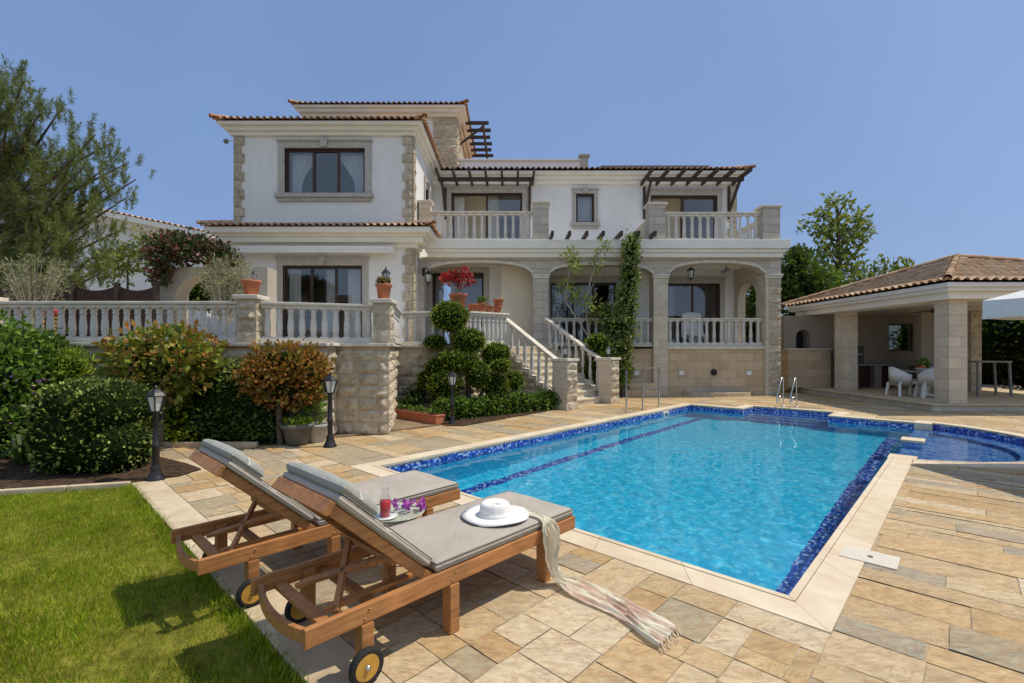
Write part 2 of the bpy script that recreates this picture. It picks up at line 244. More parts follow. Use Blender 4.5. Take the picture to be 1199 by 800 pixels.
# ------------------------------------------------------------------ mesh building
ORG = {}
def link(o): COL.objects.link(o); return o
def tag(o, label=None, cat=None, group=None, kind=None):
    if label: o['label'] = label
    if cat: o['category'] = cat
    if group: o['group'] = group
    if kind: o['kind'] = kind
    return o
def empty(name, loc, label, cat, group=None, rz=0):
    o = link(bpy.data.objects.new(name, None)); o.location = loc; o.rotation_euler = (0, 0, rz); o.empty_display_size = 0.2
    ORG[o] = Vector(loc); return tag(o, label, cat, group)
class MB:
    def __init__(s): s.v = []; s.f = []; s.sm = []; s.uv = None
    def add(s, vs, fs, smooth=False):
        n = len(s.v); s.v += [tuple(v) for v in vs]; s.f += [tuple(i+n for i in f) for f in fs]; s.sm += [smooth]*len(fs); return s
    def box(s, x0, x1, y0, y1, z0, z1):
        return s.hexa([(x0, y0), (x1, y0), (x1, y1), (x0, y1)], z0, z1)
    def hexa(s, p, z0, z1):
        v = [(x, y, z0) for x, y in p]+[(x, y, z1) for x, y in p]
        return s.add(v, [(3, 2, 1, 0), (4, 5, 6, 7), (0, 1, 5, 4), (1, 2, 6, 5), (2, 3, 7, 6), (3, 0, 4, 7)])
    def bar(s, a, b, w, h, up=(0, 0, 1)):          # a beam from a to b: w across, h along 'up'
        a = Vector(a); b = Vector(b); d = (b-a).normalized(); up = Vector(up)
        x = d.cross(up)
        if x.length < 1e-4: x = d.cross(Vector((0, 1, 0)))
        x.normalize(); y = x.cross(d).normalized(); x = x*w/2; y = y*h/2
        v = [a-x-y, a+x-y, a+x+y, a-x+y, b-x-y, b+x-y, b+x+y, b-x+y]
        return s.add(v, [(3, 2, 1, 0), (4, 5, 6, 7), (0, 1, 5, 4), (1, 2, 6, 5), (2, 3, 7, 6), (3, 0, 4, 7)])
    def wedge(s, p0, p1, w, z00, z01, z10, z11):   # rail in plan p0->p1, bottom/top heights at each end
        p0 = Vector(p0); p1 = Vector(p1); d = (p1-p0).normalized(); n = Vector((-d.y, d.x))*w/2
        v = []
        for p, zz in ((p0, (z00, z01)), (p1, (z10, z11))):
            for z in zz: v += [(p.x-n.x, p.y-n.y, z), (p.x+n.x, p.y+n.y, z)]
        return s.add(v, [(0, 1, 3, 2), (4, 6, 7, 5), (0, 4, 5, 1), (2, 3, 7, 6), (0, 2, 6, 4), (1, 5, 7, 3)])
    def lathe(s, prof, c=(0, 0, 0), n=16, axis='z', smooth=True, caps=True):
        vs = []; fs = []
        for r, z in prof:
            for k in range(n):
                t = 2*math.pi*k/n; x, y = r*math.cos(t), r*math.sin(t)
                q = {'z': (x, y, z), 'y': (x, z, y), 'x': (z, x, y)}[axis]
                vs.append((c[0]+q[0], c[1]+q[1], c[2]+q[2]))
        m = len(prof)
        for i in range(m-1):
            for k in range(n):
                fs.append((i*n+k, i*n+(k+1) % n, (i+1)*n+(k+1) % n, (i+1)*n+k))
        s.add(vs, fs, smooth)
        if not caps: return s
        if prof[0][0] > 1e-5: s.add([vs[k] for k in range(n)], [tuple(reversed(range(n)))])
        if prof[-1][0] > 1e-5: s.add([vs[(m-1)*n+k] for k in range(n)], [tuple(range(n))])
        return s
    def tube(s, pts, r, n=8):
        pts = [Vector(p) for p in pts]; m = len(pts); rs = r if isinstance(r, (list, tuple)) else [r]*m
        vs = []; fs = []; prev = None
        for i, p in enumerate(pts):
            d = (pts[min(i+1, m-1)]-pts[max(i-1, 0)]).normalized()
            ref = prev if prev else (Vector((0, 0, 1)) if abs(d.z) < 0.9 else Vector((1, 0, 0)))
            x = d.cross(ref); x = x.normalized() if x.length > 1e-4 else d.orthogonal().normalized(); y = d.cross(x).normalized(); prev = x.cross(d)
            for k in range(n):
                t = 2*math.pi*k/n; vs.append(p+(x*math.cos(t)+y*math.sin(t))*rs[i])
        for i in range(m-1):
            for k in range(n): fs.append((i*n+k, (i+1)*n+k, (i+1)*n+(k+1) % n, i*n+(k+1) % n))
        s.add(vs, fs, True); s.add([vs[k] for k in range(n)], [tuple(range(n))]); s.add([vs[(m-1)*n+k] for k in range(n)], [tuple(reversed(range(n)))])
        return s
    def poly(s, pts, z0, z1=None, holes=()):       # flat polygon with holes, or a prism
        P = [[Vector((x, y, 0)) for x, y in q] for q in [pts, *holes]]
        flat = [v for q in P for v in q]; tris = tessellate_polygon(P)
        def ori(t):
            a, b, c = (flat[i] for i in t); return t if (b-a).cross(c-a).z > 0 else (t[0], t[2], t[1])
        tris = [ori(t) for t in tris]; top = z0 if z1 is None else z1
        s.add([(v.x, v.y, top) for v in flat], tris)
        if z1 is not None:
            for q in P:
                n = len(q); ar = sum(q[i].x*q[(i+1) % n].y-q[(i+1) % n].x*q[i].y for i in range(n)); flip = (ar < 0) == (q is P[0])
                for i in range(n):
                    a, b = q[i], q[(i+1) % n]; f = [(a.x, a.y, z0), (b.x, b.y, z0), (b.x, b.y, z1), (a.x, a.y, z1)]
                    s.add(f, [(3, 2, 1, 0) if flip else (0, 1, 2, 3)])
        return s
    def build(s, name, mat, parent=None, local=False, bevel=0, label=None, rnd=False):
        me = bpy.data.meshes.new(name); off = Vector((0, 0, 0)) if local or parent is None else ORG[parent]
        me.from_pydata([(v[0]-off.x, v[1]-off.y, v[2]-off.z) for v in s.v], [], s.f)
        me.polygons.foreach_set('use_smooth', s.sm); me.materials.append(M[mat] if isinstance(mat, str) else mat)
        if rnd:
            at_ = me.attributes.new('rnd', 'FLOAT', 'FACE'); at_.data.foreach_set('value', s.rnd)
        if s.uv:
            ul = me.uv_layers.new(name='UVMap'); ul.data.foreach_set('uv', np.array([s.uv[l.vertex_index] for l in me.loops], dtype=np.float32).ravel())
        me.update(); o = link(bpy.data.objects.new(name, me)); o.parent = parent; ORG[o] = off
        if bevel:
            b = o.modifiers.new('bevel', 'BEVEL'); b.width = bevel; b.segments = 2; b.limit_method = 'ANGLE'
        if label: o['label'] = label
        return o

def fast_mesh(name, V, faces4, mat, parent=None, local=False, smooth=False):
    off = np.zeros(3) if local or parent is None else np.array(ORG[parent])
    V = np.asarray(V, dtype=np.float32)-off.astype(np.float32); k = faces4.shape[1]
    me = bpy.data.meshes.new(name); me.vertices.add(len(V)); me.vertices.foreach_set('co', V.ravel())
    me.loops.add(faces4.size); me.loops.foreach_set('vertex_index', faces4.ravel().astype(np.int32))
    me.polygons.add(len(faces4)); me.polygons.foreach_set('loop_start', np.arange(0, faces4.size, k, dtype=np.int32)); me.polygons.foreach_set('loop_total', np.full(len(faces4), k, dtype=np.int32))
    if smooth: me.polygons.foreach_set('use_smooth', np.ones(len(faces4), dtype=bool))
    me.update(calc_edges=True); me.validate(); me.materials.append(M[mat] if isinstance(mat, str) else mat)
    o = link(bpy.data.objects.new(name, me)); o.parent = parent; ORG[o] = Vector(off); return o

def unit(a): return a/np.maximum(np.linalg.norm(a, axis=1, keepdims=True), 1e-9)
def leaf_quads(P, D, size, aspect=0.5, jitter=0.35, fold=0.0):
    """leaf rhombs at P pointing along D"""
    n = len(P); D = unit(D); rnd = np.random.normal(size=(n, 3)); side = unit(np.cross(D, rnd)); nrm = np.cross(side, D)
    s = size*(1+jitter*np.random.uniform(-1, 1, (n, 1)))
    a = P; b = P+D*s*0.5+side*s*aspect*0.5+nrm*s*fold; c = P+D*s; d = P+D*s*0.5-side*s*aspect*0.5+nrm*s*fold
    V = np.stack([a, b, c, d], axis=1).reshape(-1, 3); Fc = np.arange(4*n).reshape(-1, 4); return V, Fc
def lump(d, seed, f=2.3):
    return np.array([noise.noise(Vector((x*f+seed, y*f-seed, z*f+2*seed))) for x, y, z in d])
def foliage(ells, n, size, mat, parent, name='crown', shell=0.72, rough=0.22, aspect=0.55, core=True, up=0.25, f=2.6, local=False, label=None, corer=0.78, stray=0.05):
    """leaf crown through ellipsoids (cx,cy,cz,rx,ry,rz) in world coordinates"""
    Vs = []; Fs = []; tot = sum((e[3]*e[4]*e[5])**(2/3) for e in ells); off = 0
    for i, e in enumerate(ells):
        k = max(20, int(n*(e[3]*e[4]*e[5])**(2/3)/tot)); d = unit(np.random.normal(size=(k, 3))); Rr = np.array(e[3:6]); c = np.array(e[0:3])
        l = lump(d, i*3.1+e[0], f)
        rad = (shell+(1.0-shell)*np.random.uniform(0, 1, k)**0.7)*(1+rough*l*1.6)
        P = c+d*Rr*rad[:, None]; D = unit(d/Rr)+np.random.normal(size=(k, 3))*0.75+np.array([0, 0, up])
        if stray:
            ks = np.random.uniform(0, 1, k) < stray; P[ks] += (P[ks]-c)*np.random.uniform(.06, .28, (ks.sum(), 1))
        V, Fc = leaf_quads(P, D, size, aspect, .5); Vs.append(V); Fs.append(Fc+off); off += len(V)
    o = fast_mesh(name, np.concatenate(Vs), np.concatenate(Fs), mat, parent, local)
    if label: o['label'] = label
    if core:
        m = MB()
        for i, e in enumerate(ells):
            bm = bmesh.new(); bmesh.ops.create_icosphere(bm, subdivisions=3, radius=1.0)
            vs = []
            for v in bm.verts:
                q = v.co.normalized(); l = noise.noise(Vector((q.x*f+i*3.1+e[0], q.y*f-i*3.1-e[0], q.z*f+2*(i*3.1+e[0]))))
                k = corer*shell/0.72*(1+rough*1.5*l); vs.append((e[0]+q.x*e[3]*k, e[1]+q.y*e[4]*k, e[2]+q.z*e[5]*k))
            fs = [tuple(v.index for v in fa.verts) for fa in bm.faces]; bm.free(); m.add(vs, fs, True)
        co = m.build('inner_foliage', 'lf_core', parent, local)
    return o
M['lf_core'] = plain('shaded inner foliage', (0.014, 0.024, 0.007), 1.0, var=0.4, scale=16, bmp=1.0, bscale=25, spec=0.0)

def rockface(mb, p0, p1, z0, z1, bh=0.26, bw=0.46, depth=0.06, seed=0, nx=8, nz=6):
    """rock-faced blocks on the wall p0->p1; they bulge to the right of that direction"""
    rg = random.Random(seed); p0 = Vector(p0); p1 = Vector(p1); Ln = (p1-p0).length; d = (p1-p0)/Ln; nn = Vector((d.y, -d.x))
    rows = max(1, round((z1-z0)/bh)); hh = (z1-z0)/rows
    for r in range(rows):
        s = 0.0; first = True
        while s < Ln-1e-4:
            w = bw*rg.uniform(0.75, 1.3)*(rg.uniform(0.5, 1) if first else 1); first = False
            if Ln-(s+w) < bw*0.4: w = Ln-s
            vs = []; g = 0.006; sd = rg.uniform(0, 99); amp = depth*rg.uniform(0.65, 1.2)
            for j in range(nz+1):
                for i in range(nx+1):
                    a, b = i/nx, j/nz; x = s+g+(w-2*g)*a; z = z0+r*hh+g+(hh-2*g)*b
                    e = min(1, min(a, 1-a)*w/0.07)*min(1, min(b, 1-b)*hh/0.06)
                    h = amp*e*(0.62+1.1*noise.noise(Vector((x*6+sd, z*7, sd)))+0.5*noise.noise(Vector((x*17, z*19+sd, sd))))
                    q = p0+d*x+nn*(0.004+max(0.0, h)); vs.append((q.x, q.y, z))
            fs = [(j*(nx+1)+i, j*(nx+1)+i+1, (j+1)*(nx+1)+i+1, (j+1)*(nx+1)+i) for j in range(nz) for i in range(nx)]
            mb.add(vs, fs, False); s += w
    return mb

def clip_half(poly, a, b, keep_left):
    out = []; n = len(poly)
    def sd(p): v = (b[0]-a[0])*(p[1]-a[1])-(b[1]-a[1])*(p[0]-a[0]); return v if keep_left else -v
    for i in range(n):
        p, q = poly[i], poly[(i+1) % n]; sp, sq = sd(p), sd(q)
        if sp >= 0: out.append(p)
        if (sp > 0) != (sq > 0) and abs(sp-sq) > 1e-12:
            t = sp/(sp-sq); out.append((p[0]+(q[0]-p[0])*t, p[1]+(q[1]-p[1])*t))
    return out
def area(P): return abs(sum(P[i][0]*P[(i+1) % len(P)][1]-P[(i+1) % len(P)][0]*P[i][1] for i in range(len(P))))/2
def minus_convex(poly, C):      # C counter-clockwise
    rem = poly; out = []
    for i in range(len(C)):
        a, b = C[i], C[(i+1) % len(C)]
        o = clip_half(rem, a, b, False)
        if len(o) > 2 and area(o) > 1e-4: out.append(o)
        rem = clip_half(rem, a, b, True)
        if len(rem) < 3: break
    return out

def roof_plane(mb, p0, U, Ln, V, Sl, clips=(), pitch=0.22, course=0.36, amp=0.04):
    """barrel-tiled slope: p0 eave start, U along the eave, V up the slope; clips = (point, normal): the normal side is cut away"""
    U = Vector(U).normalized(); V = Vector(V).normalized(); Nn = U.cross(V).normalized()
    if Nn.z < 0: Nn = -Nn
    p0 = Vector(p0); bm = bmesh.new(); lay = bm.faces.layers.float.new('rnd')
    nt_ = int(round(Ln/pitch)); pt = Ln/nt_; nc = max(1, int(round(Sl/course))); ct = Sl/nc; sub = 6
    rows = []
    for k in range(nc):
        for t, lift in ((k*ct, 0.025), ((k+1)*ct-0.002, 0.0)):
            rows.append([bm.verts.new(p0+U*(i*pt/sub)+V*t+Nn*(lift+amp*math.cos(2*math.pi*i/sub))) for i in range(nt_*sub+1)])
    for j in range(len(rows)-1):
        rr = [random.random() for _ in range(nt_+2)]
        for i in range(nt_*sub):
            f = bm.faces.new((rows[j][i], rows[j][i+1], rows[j+1][i+1], rows[j+1][i])); f.smooth = True
            f[lay] = rr[(i+sub//2)//sub]
    for co, no in clips:
        bmesh.ops.bisect_plane(bm, geom=bm.verts[:]+bm.edges[:]+bm.faces[:], plane_co=co, plane_no=no, clear_outer=True)
    bm.verts.index_update(); n = len(mb.v)
    if not hasattr(mb, 'rnd'): mb.rnd = [0.5]*len(mb.f)
    mb.v += [tuple(v.co) for v in bm.verts]
    for f in bm.faces: mb.f.append(tuple(v.index+n for v in f.verts)); mb.sm.append(True); mb.rnd.append(f[lay])
    bm.free(); return mb
def ridge_caps(mb, a, b, r=0.09, step=0.36):
    a = Vector(a); b = Vector(b); Ln = (b-a).length; d = (b-a)/Ln; x = d.cross(Vector((0, 0, 1))).normalized(); y = x.cross(d); k = max(1, round(Ln/step))
    if not hasattr(mb, 'rnd'): mb.rnd = [0.5]*len(mb.f)
    for i in range(k):
        rv = random.random(); vs = []; n = 8
        for t, rr in ((i*Ln/k-0.03, r*1.12), ((i+1)*Ln/k, r*0.95)):
            for j in range(n+1):
                an = math.pi*j/n; vs.append(a+d*t+x*math.cos(an)*rr+y*(math.sin(an)*rr+0.01))
        fs = [(j, j+1, n+2+j, n+1+j) for j in range(n)]; mb.add(vs, fs, False); mb.rnd += [rv]*n
    return mb
def walls(mb, x0, x1, z0, z1, y0, y1, ops=()):
    xs = sorted({x0, x1, *[o[0] for o in ops], *[o[1] for o in ops]})
    for a, b in zip(xs, xs[1:]):
        zz = z0
        for o in sorted([o for o in ops if o[0] <= a+1e-6 and o[1] >= b-1e-6], key=lambda o: o[2]):
            if o[2] > zz+1e-6: mb.box(a, b, y0, y1, zz, o[2])
            zz = o[3]
        if zz < z1-1e-6: mb.box(a, b, y0, y1, zz, z1)
    return mb
# ------------------------------------------------------------------ the ground, the deck and the pool
def circ(ca, cp, r, t0, t1, n): return [(ca+r*math.sin(t0+(t1-t0)*i/n), cp-r*math.cos(t0+(t1-t0)*i/n)) for i in range(n+1)]
CA, CP, CR = 8.0, 0.635, 2.565                      # the round shallow pool
DIV0, DIV1, DW = 5.6, 10.4, 0.27
tmax = math.asin((DIV1-CA)/CR)
def arc(r, n=40):
    t = math.acos(min(1, (CP+DW)/r)); return circ(CA, CP, r, -t, t, n)
MAIN = [(0, 0), (10.2, 0), (10.2, 1.6), (11.1, 1.6), (11.1, 3.55), (10.2, 3.55), (10.2, 5), (0, 5)]
arc_in = arc(CR)                                     # from low a to high a, bulging to negative p
OUTLINE = [(0, 0), (DIV0, 0), (DIV0, -DW)]+arc_in[1:-1]+[(DIV1, -DW), (DIV1, 0), (10.2, 0), (10.2, 1.6), (11.1, 1.6), (11.1, 3.55), (10.2, 3.55), (10.2, 5), (0, 5)]
CW = 0.28
arc_out = arc(CR+CW)
OUTER = [(-CW, -CW), (arc_out[0][0], -CW)]+arc_out[1:-1]+[(arc_out[-1][0], -CW), (arc_out[-1][0], 0.0), (10.2+CW, 0), (10.2+CW, 1.6-CW), (11.1+CW, 1.6-CW), (11.1+CW, 3.55+CW), (10.2+CW, 3.55+CW), (10.2+CW, 5+CW), (-CW, 5+CW)]
W2 = lambda P: [tuple(ap(a, p)[:2]) for a, p in P]

g = MB(); g.poly([(-350, -300), (350, -300), (350, 600), (-350, 600)], -0.07, holes=[W2(OUTER)])
M['earth'] = plain('dry earth', (0.20, 0.16, 0.10), 1.0, var=0.25, scale=0.4, bmp=0.3)
tag(g.build('ground', 'earth'), kind='structure')
LAWN_A = -2.49
lawn_poly = [tuple(ap(LAWN_A, 6.4)[:2]), (-5.75, 5.34), (-7.7, 5.12), (-14, 4.9), (-14, -5), (4.5, -5), tuple(ap(LAWN_A, -3.8)[:2])]
g = MB(); g.poly(lawn_poly, -0.045); tag(g.build('lawn', 'lawnbase'), kind='structure')

# grass blades
def in_poly(x, y, P):
    ins = np.zeros(len(x), dtype=bool)
    for i in range(len(P)):
        (x1, y1), (x2, y2) = P[i], P[(i+1) % len(P)]
        c = ((y1 > y) != (y2 > y)) & (x < (x2-x1)*(y-y1)/(y2-y1+1e-12)+x1); ins ^= c
    return ins
xs = np.random.uniform(-8.5, 0.5, 420000); ys = np.random.uniform(1.6, 5.75, 420000)
k = in_poly(xs, ys, lawn_poly) & (xs > -1.25*ys-0.6); xs, ys = xs[k], ys[k]
patch = np.array([noise.noise(Vector((x*1.7, y*1.7, 3))) for x, y in zip(xs, ys)])
k = np.random.uniform(0, 1, len(xs)) < 0.75+0.4*patch; xs, ys, patch = xs[k], ys[k], patch[k]
P0 = np.stack([xs, ys, np.full(len(xs), -0.045)], 1); D = np.stack([np.random.normal(0, 0.45, len(xs)), np.random.normal(0, 0.45, len(xs)), np.full(len(xs), 1.0)], 1)
V, Fc = leaf_quads(P0, D, 1.0, 0.085, 0)
hgt = (0.042+0.012*np.random.normal(size=len(xs))+0.018*patch).clip(0.016, 0.08)
V = (V.reshape(-1, 4, 3)-P0[:, None])*hgt[:, None, None]+P0[:, None]
ne = 9000; pe = np.random.uniform(-2.5, 6.4, ne); ae = LAWN_A-np.abs(np.random.normal(0, .05, ne)); E0 = np.array([ap(a_, p_, -.045) for a_, p_ in zip(ae, pe)])
V2, F2 = leaf_quads(E0, np.stack([np.random.normal(.25, .5, ne), np.random.normal(.15, .5, ne), np.ones(ne)], 1), 1.0, .07, 0)
V2 = (V2.reshape(-1, 4, 3)-E0[:, None])*np.random.uniform(.04, .10, (ne, 1, 1))+E0[:, None]
Fc = np.concatenate([Fc, F2+len(V)*4]); V = np.concatenate([V.reshape(-1, 4, 3), V2])
grass = fast_mesh('grass', V.reshape(-1, 3), Fc, 'grass'); tag(grass, 'short mown green grass of the lawn beside the stone deck', 'grass', kind='stuff')

# deck: mortar bed with flagstones on it
DECK_Z = 0.0
deck_out = W2([(LAWN_A, -3.8), (LAWN_A, 6.4)])+[(-5.75, 5.34), (-7.7, 5.12), (-13.5, 4.92), (-16, 9)]+W2([(-7, 18), (18, 18), (18, -16), (-4, -16), (-4, -3.8)])
g = MB(); g.poly(deck_out, -0.0055, holes=[W2(OUTER)]); tag(g.build('deck_bed', 'grout'), kind='structure')
stones = []
def rows_fill(u0, u1, v0, v1, tmin, tmax_, lmin, lmax, swap=False):
    v = v0
    while v < v1-1e-6:
        t = random.choice([tmin, (tmin+tmax_)/2, tmax_, random.uniform(tmin, tmax_)])
        if v1-(v+t) < tmin*0.7: t = v1-v
        u = u0-random.uniform(0, lmin)
        while u < u1:
            l = random.uniform(lmin, lmax); a, b = max(u, u0), min(u+l, u1)
            if b-a > 0.03: stones.append((a, b, v, v+t) if not swap else (v, v+t, a, b))
            u += l
        v += t
def guill(x0, x1, y0, y1, amax):
    w, h = x1-x0, y1-y0
    if w*h < amax*random.uniform(0.12, 1.7) or min(w, h) < 0.17: stones.append((x0, x1, y0, y1)); return
    if max(w, h) < 0.34: stones.append((x0, x1, y0, y1)); return
    r = random.uniform(0.27, 0.73)
    if w > h*random.uniform(0.8, 1.25): guill(x0, x0+w*r, y0, y1, amax); guill(x0+w*r, x1, y0, y1, amax)
    else: guill(x0, x1, y0, y0+h*r, amax); guill(x0, x1, y0+h*r, y1, amax)
rows_fill(-16, -CW, -4, 18, 0.10, 0.33, 0.30, 1.35, swap=True)          # right of the pool: long planks across
guill(-2.2, -CW, -CW, 2.4, 0.17); guill(-2.2, -CW, 2.4, 6.4, 0.18)
rows_fill(5+CW, 18, -CW, 6, 0.22, 0.42, 0.4, 1.3, swap=True); rows_fill(5+CW, 18, 6, 18, 0.22, 0.42, 0.4, 1.3, swap=True)
rows_fill(6.4, 18, -7, -CW, 0.22, 0.42, 0.4, 1.3, swap=True)
rows_fill(-CW, 5+CW, 10.2+CW, 18, 0.22, 0.42, 0.4, 1.3, swap=True)
SEG = [(a, p) for a, p in arc(CR+CW, 28)]; SEG = SEG+[(SEG[-1][0], 0.5), (SEG[0][0], 0.5)]
ALC = [(10.0, 1.6-CW), (11.1+CW, 1.6-CW), (11.1+CW, 3.55+CW), (10.0, 3.55+CW)]
def ccw(P):
    return P if sum(P[i][0]*P[(i+1) % len(P)][1]-P[(i+1) % len(P)][0]*P[i][1] for i in range(len(P))) > 0 else P[::-1]
SEG, ALC = ccw(SEG), ccw(ALC)
def to_ap(x, y): d = Vector((x, y))-O; return (d.dot(EA), d.dot(EP))
LP = [tuple(ap(LAWN_A, 6.4)[:2]), (-5.75, 5.34), (-7.7, 5.12), (-16, 4.85)]
LAWNC = [ccw([to_ap(*A), to_ap(*B), to_ap(B[0], -6), to_ap(A[0], -6)]) for A, B in zip(LP, LP[1:])]
g = MB()
for a0, a1, p0, p1 in stones:
    gp = 0.0032; j = lambda: random.uniform(-0.0025, 0.0025)
    cr_ = [(a0+gp+j(), p0+gp+j()), (a1-gp+j(), p0+gp+j()), (a1-gp+j(), p1-gp+j()), (a0+gp+j(), p1-gp+j())]; q = []
    for (xa, ya), (xb, yb) in zip(cr_, cr_[1:]+cr_[:1]):
        kk = max(1, int(math.hypot(xb-xa, yb-ya)/0.07))
        for i in range(kk): q.append((xa+(xb-xa)*i/kk+(random.gauss(0, .0014) if i else 0), ya+(yb-ya)*i/kk+(random.gauss(0, .0014) if i else 0)))
    pieces = [q]
    for C in (SEG, ALC, *(LAWNC if p1 > 6.4 else ())):
        nx = []
        for P in pieces:
            bx = [min(c[0] for c in C), max(c[0] for c in C), min(c[1] for c in C), max(c[1] for c in C)]
            if max(x for x, _ in P) < bx[0] or min(x for x, _ in P) > bx[1] or max(y for _, y in P) < bx[2] or min(y for _, y in P) > bx[3]: nx.append(P)
            else: nx += minus_convex(P, C)
        pieces = nx
    z = random.uniform(-0.002, 0.002); t1_, t2_ = random.gauss(0, .0035), random.gauss(0, .0035)
    for P in pieces: g.add([ap(a, p, max(-.004, min(.0036, z+(a-a0)*t1_+(p-p0)*t2_))) for a, p in P], [tuple(range(len(P)))])
tag(g.build('pool_deck', 'flag'), kind='structure')
# kerb between deck and lawn
g = MB(); p = -3.8
while p < 6.4:
    l = min(random.uniform(0.5, 0.9), 6.4-p); g.hexa([tuple(ap(a, q)[:2]) for a, q in ((LAWN_A, p+.003), (-2.203, p+.003), (-2.203, p+l-.003), (LAWN_A, p+l-.003))], -0.06, 0.004); p += l
tag(g.build('deck_kerb', 'kerb', bevel=0.006), kind='structure')

# pool
ZW = -0.125; DEP = -1.32; DSH = -0.55
pool = empty('swimming_pool', ap(5, 2.5, 0), 'rectangular mosaic lined swimming pool with a round shallow end', 'pool'); tag(pool, kind='structure')
def wall_strip(mb, P, z0, z1, closed=True):
    n = len(P)
    for i in range(n if closed else n-1):
        a, b = P[i], P[(i+1) % n]; A0, B0 = ap(*a, z0), ap(*b, z0); A1, B1 = ap(*a, z1), ap(*b, z1)
        mb.add([A0, B0, B1, A1], [(0, 1, 2, 3)])
band = MB(); wall_strip(band, OUTLINE, -0.28, -0.02); band.build('waterline_tiles', 'mosaic_dark', pool)
low = MB(); wall_strip(low, MAIN[1:], DEP, -0.28, closed=False); wall_strip(low, [(0, 5), (0, 0), (10.2, 0)], DEP, -0.28, closed=False)
low.build('basin_wall', 'mosaic_light', pool)
fl = MB(); fl.poly(W2([(0, 0), (10.2, 0), (10.2, 5), (0, 5)]), DEP); fl.build('basin_floor', 'mosaic_light', pool)
lane = MB()
for p0, p1 in ((0.24, 0.44), (4.40, 4.60)): lane.poly(W2([(0.3, p0), (9.7, p0), (9.7, p1), (0.3, p1)]), DEP+0.004)
lane.build('lane_stripe', 'mosaic_dark', pool)
st = MB()
for i in range(4):
    a1 = 11.1-0.25*i; st.hexa([tuple(ap(a, q)[:2]) for a, q in ((a1-0.25, 1.602), (a1-0.002, 1.602), (a1-0.002, 3.548), (a1-0.25, 3.548))], DEP+0.01, -0.30-0.22*i)
st.build('pool_step', 'mosaic_mid', pool)
sh = MB(); sh.poly(W2([(DIV0+.001, -0.02)]+[(a, q) for a, q in arc(CR-.001)]+[(DIV1-.001, -0.02)]), DSH); 
wall_strip(sh, arc_in, DSH, -0.28, closed=False); sh.build('shallow_basin', 'mosaic_mid', pool)
bn = MB(); ai, ao = arc(CR-0.45), arc(CR-0.002)
for i in range(len(ai)-1):
    q = [ai[i], ai[i+1], ao[i+1], ao[i]]; bn.hexa([tuple(ap(a, p_)[:2]) for a, p_ in reversed(q)], DSH+0.002, -0.27)
bn.build('shallow_bench', 'mosaic_mid', pool)
dv = MB(); dv.hexa(W2([(DIV0, -DW+.001), (10.2, -DW+.001), (10.2, -0.001), (DIV0, -0.001)]), DEP, -0.30)
for a in (5.8, 7.8): dv.hexa(W2([(a-0.13, -DW+.002), (a+0.13, -DW+.002), (a+0.13, -0.002), (a-0.13, -0.002)]), -0.299, -0.06)
dv.build('divider_wall', 'mosaic_mid', pool)
for a in (5.8, 7.8):
    c = MB(); c.hexa(W2([(a-0.19, -DW-.03), (a+0.19, -DW-.03), (a+0.19, 0.03), (a-0.19, 0.03)]), -0.059, -0.012); c.build('capstone', 'coping', pool, bevel=0.006)
cp = MB()
def cop_run(i0, i1, step=0.75):
    for a, b, c, d in zip(OUTLINE[i0:i1], OUTLINE[i0+1:i1+1], OUTERM[i0:i1], OUTERM[i0+1:i1+1]):
        Ln = math.dist(a, b); k = max(1, round(Ln/step))
        for i in range(k):
            t0, t1 = i/k+0.002/max(Ln, .1), (i+1)/k-0.002/max(Ln, .1)
            m = lambda s, e, t: (s[0]+(e[0]-s[0])*t, s[1]+(e[1]-s[1])*t)
            i0_, i1_, o0_, o1_ = m(a, b, t0), m(a, b, t1), m(c, d, t0), m(c, d, t1); f_ = 0.17; g_ = 0.185
            cp.hexa(list(reversed(W2([i0_, i1_, m(i1_, o1_, f_), m(i0_, o0_, f_)]))), -0.045, 0.012)
            cp.hexa(list(reversed(W2([m(i0_, o0_, g_), m(i1_, o1_, g_), o1_, o0_]))), -0.045, 0.006)
nA = len(arc_in)
OUTERM = [(-CW, -CW), (arc_out[0][0], -CW), (arc_out[0][0], -CW)]
OUTERM = [(-CW, -CW), (DIV0, -CW), arc_out[0]]+arc_out[1:-1]+[arc_out[-1], (arc_out[-1][0], 0.0), (10.2+CW, 0), (10.2+CW, 1.6-CW), (11.1+CW, 1.6-CW), (11.1+CW, 3.55+CW), (10.2+CW, 3.55+CW), (10.2+CW, 5+CW), (-CW, 5+CW)]
lip = 0.03
n = len(OUTLINE)
cop_run(0, 1); cop_run(2, 2+nA-1, 0.5); cop_run(2+nA, n-1)
OUTLINE2 = OUTLINE+[OUTLINE[0]]; OUTERM2 = OUTERM+[OUTERM[0]]
OUTLINE, OUTERM = OUTLINE2, OUTERM2; cop_run(n-1, n)
cp.hexa(W2([(10.2, -.30), (10.72, -.30), (10.72, -.002), (10.2, -.002)]), -.6, .0055)
cp.build('coping', 'coping', pool, bevel=0.006)
sk = MB(); sk.poly(W2([(0.95, -0.47), (1.22, -0.47), (1.22, -0.12), (0.95, -0.12)]), 0.003, 0.0125); M['lid'] = plain('pale plastic lid', (.64, .585, .49), .6, var=.04, scale=8); so = sk.build('skimmer_lid', 'lid', pool, bevel=0.004)
h = MB(); h.lathe([(0.018, 0.0), (0.018, 0.004)], tuple(ap(1.08, -0.3, 0.0128)), 10); h.build('finger_hole', 'greypot', so)
fx = MB(); A = ap(8.6, 4.995, -0.14); fx.bar(ap(8.45, 4.985, -0.135), ap(8.75, 4.985, -0.135), 0.03, 0.17); fo = fx.build('skimmer_mouth', 'whiteplastic', pool, bevel=0.01)
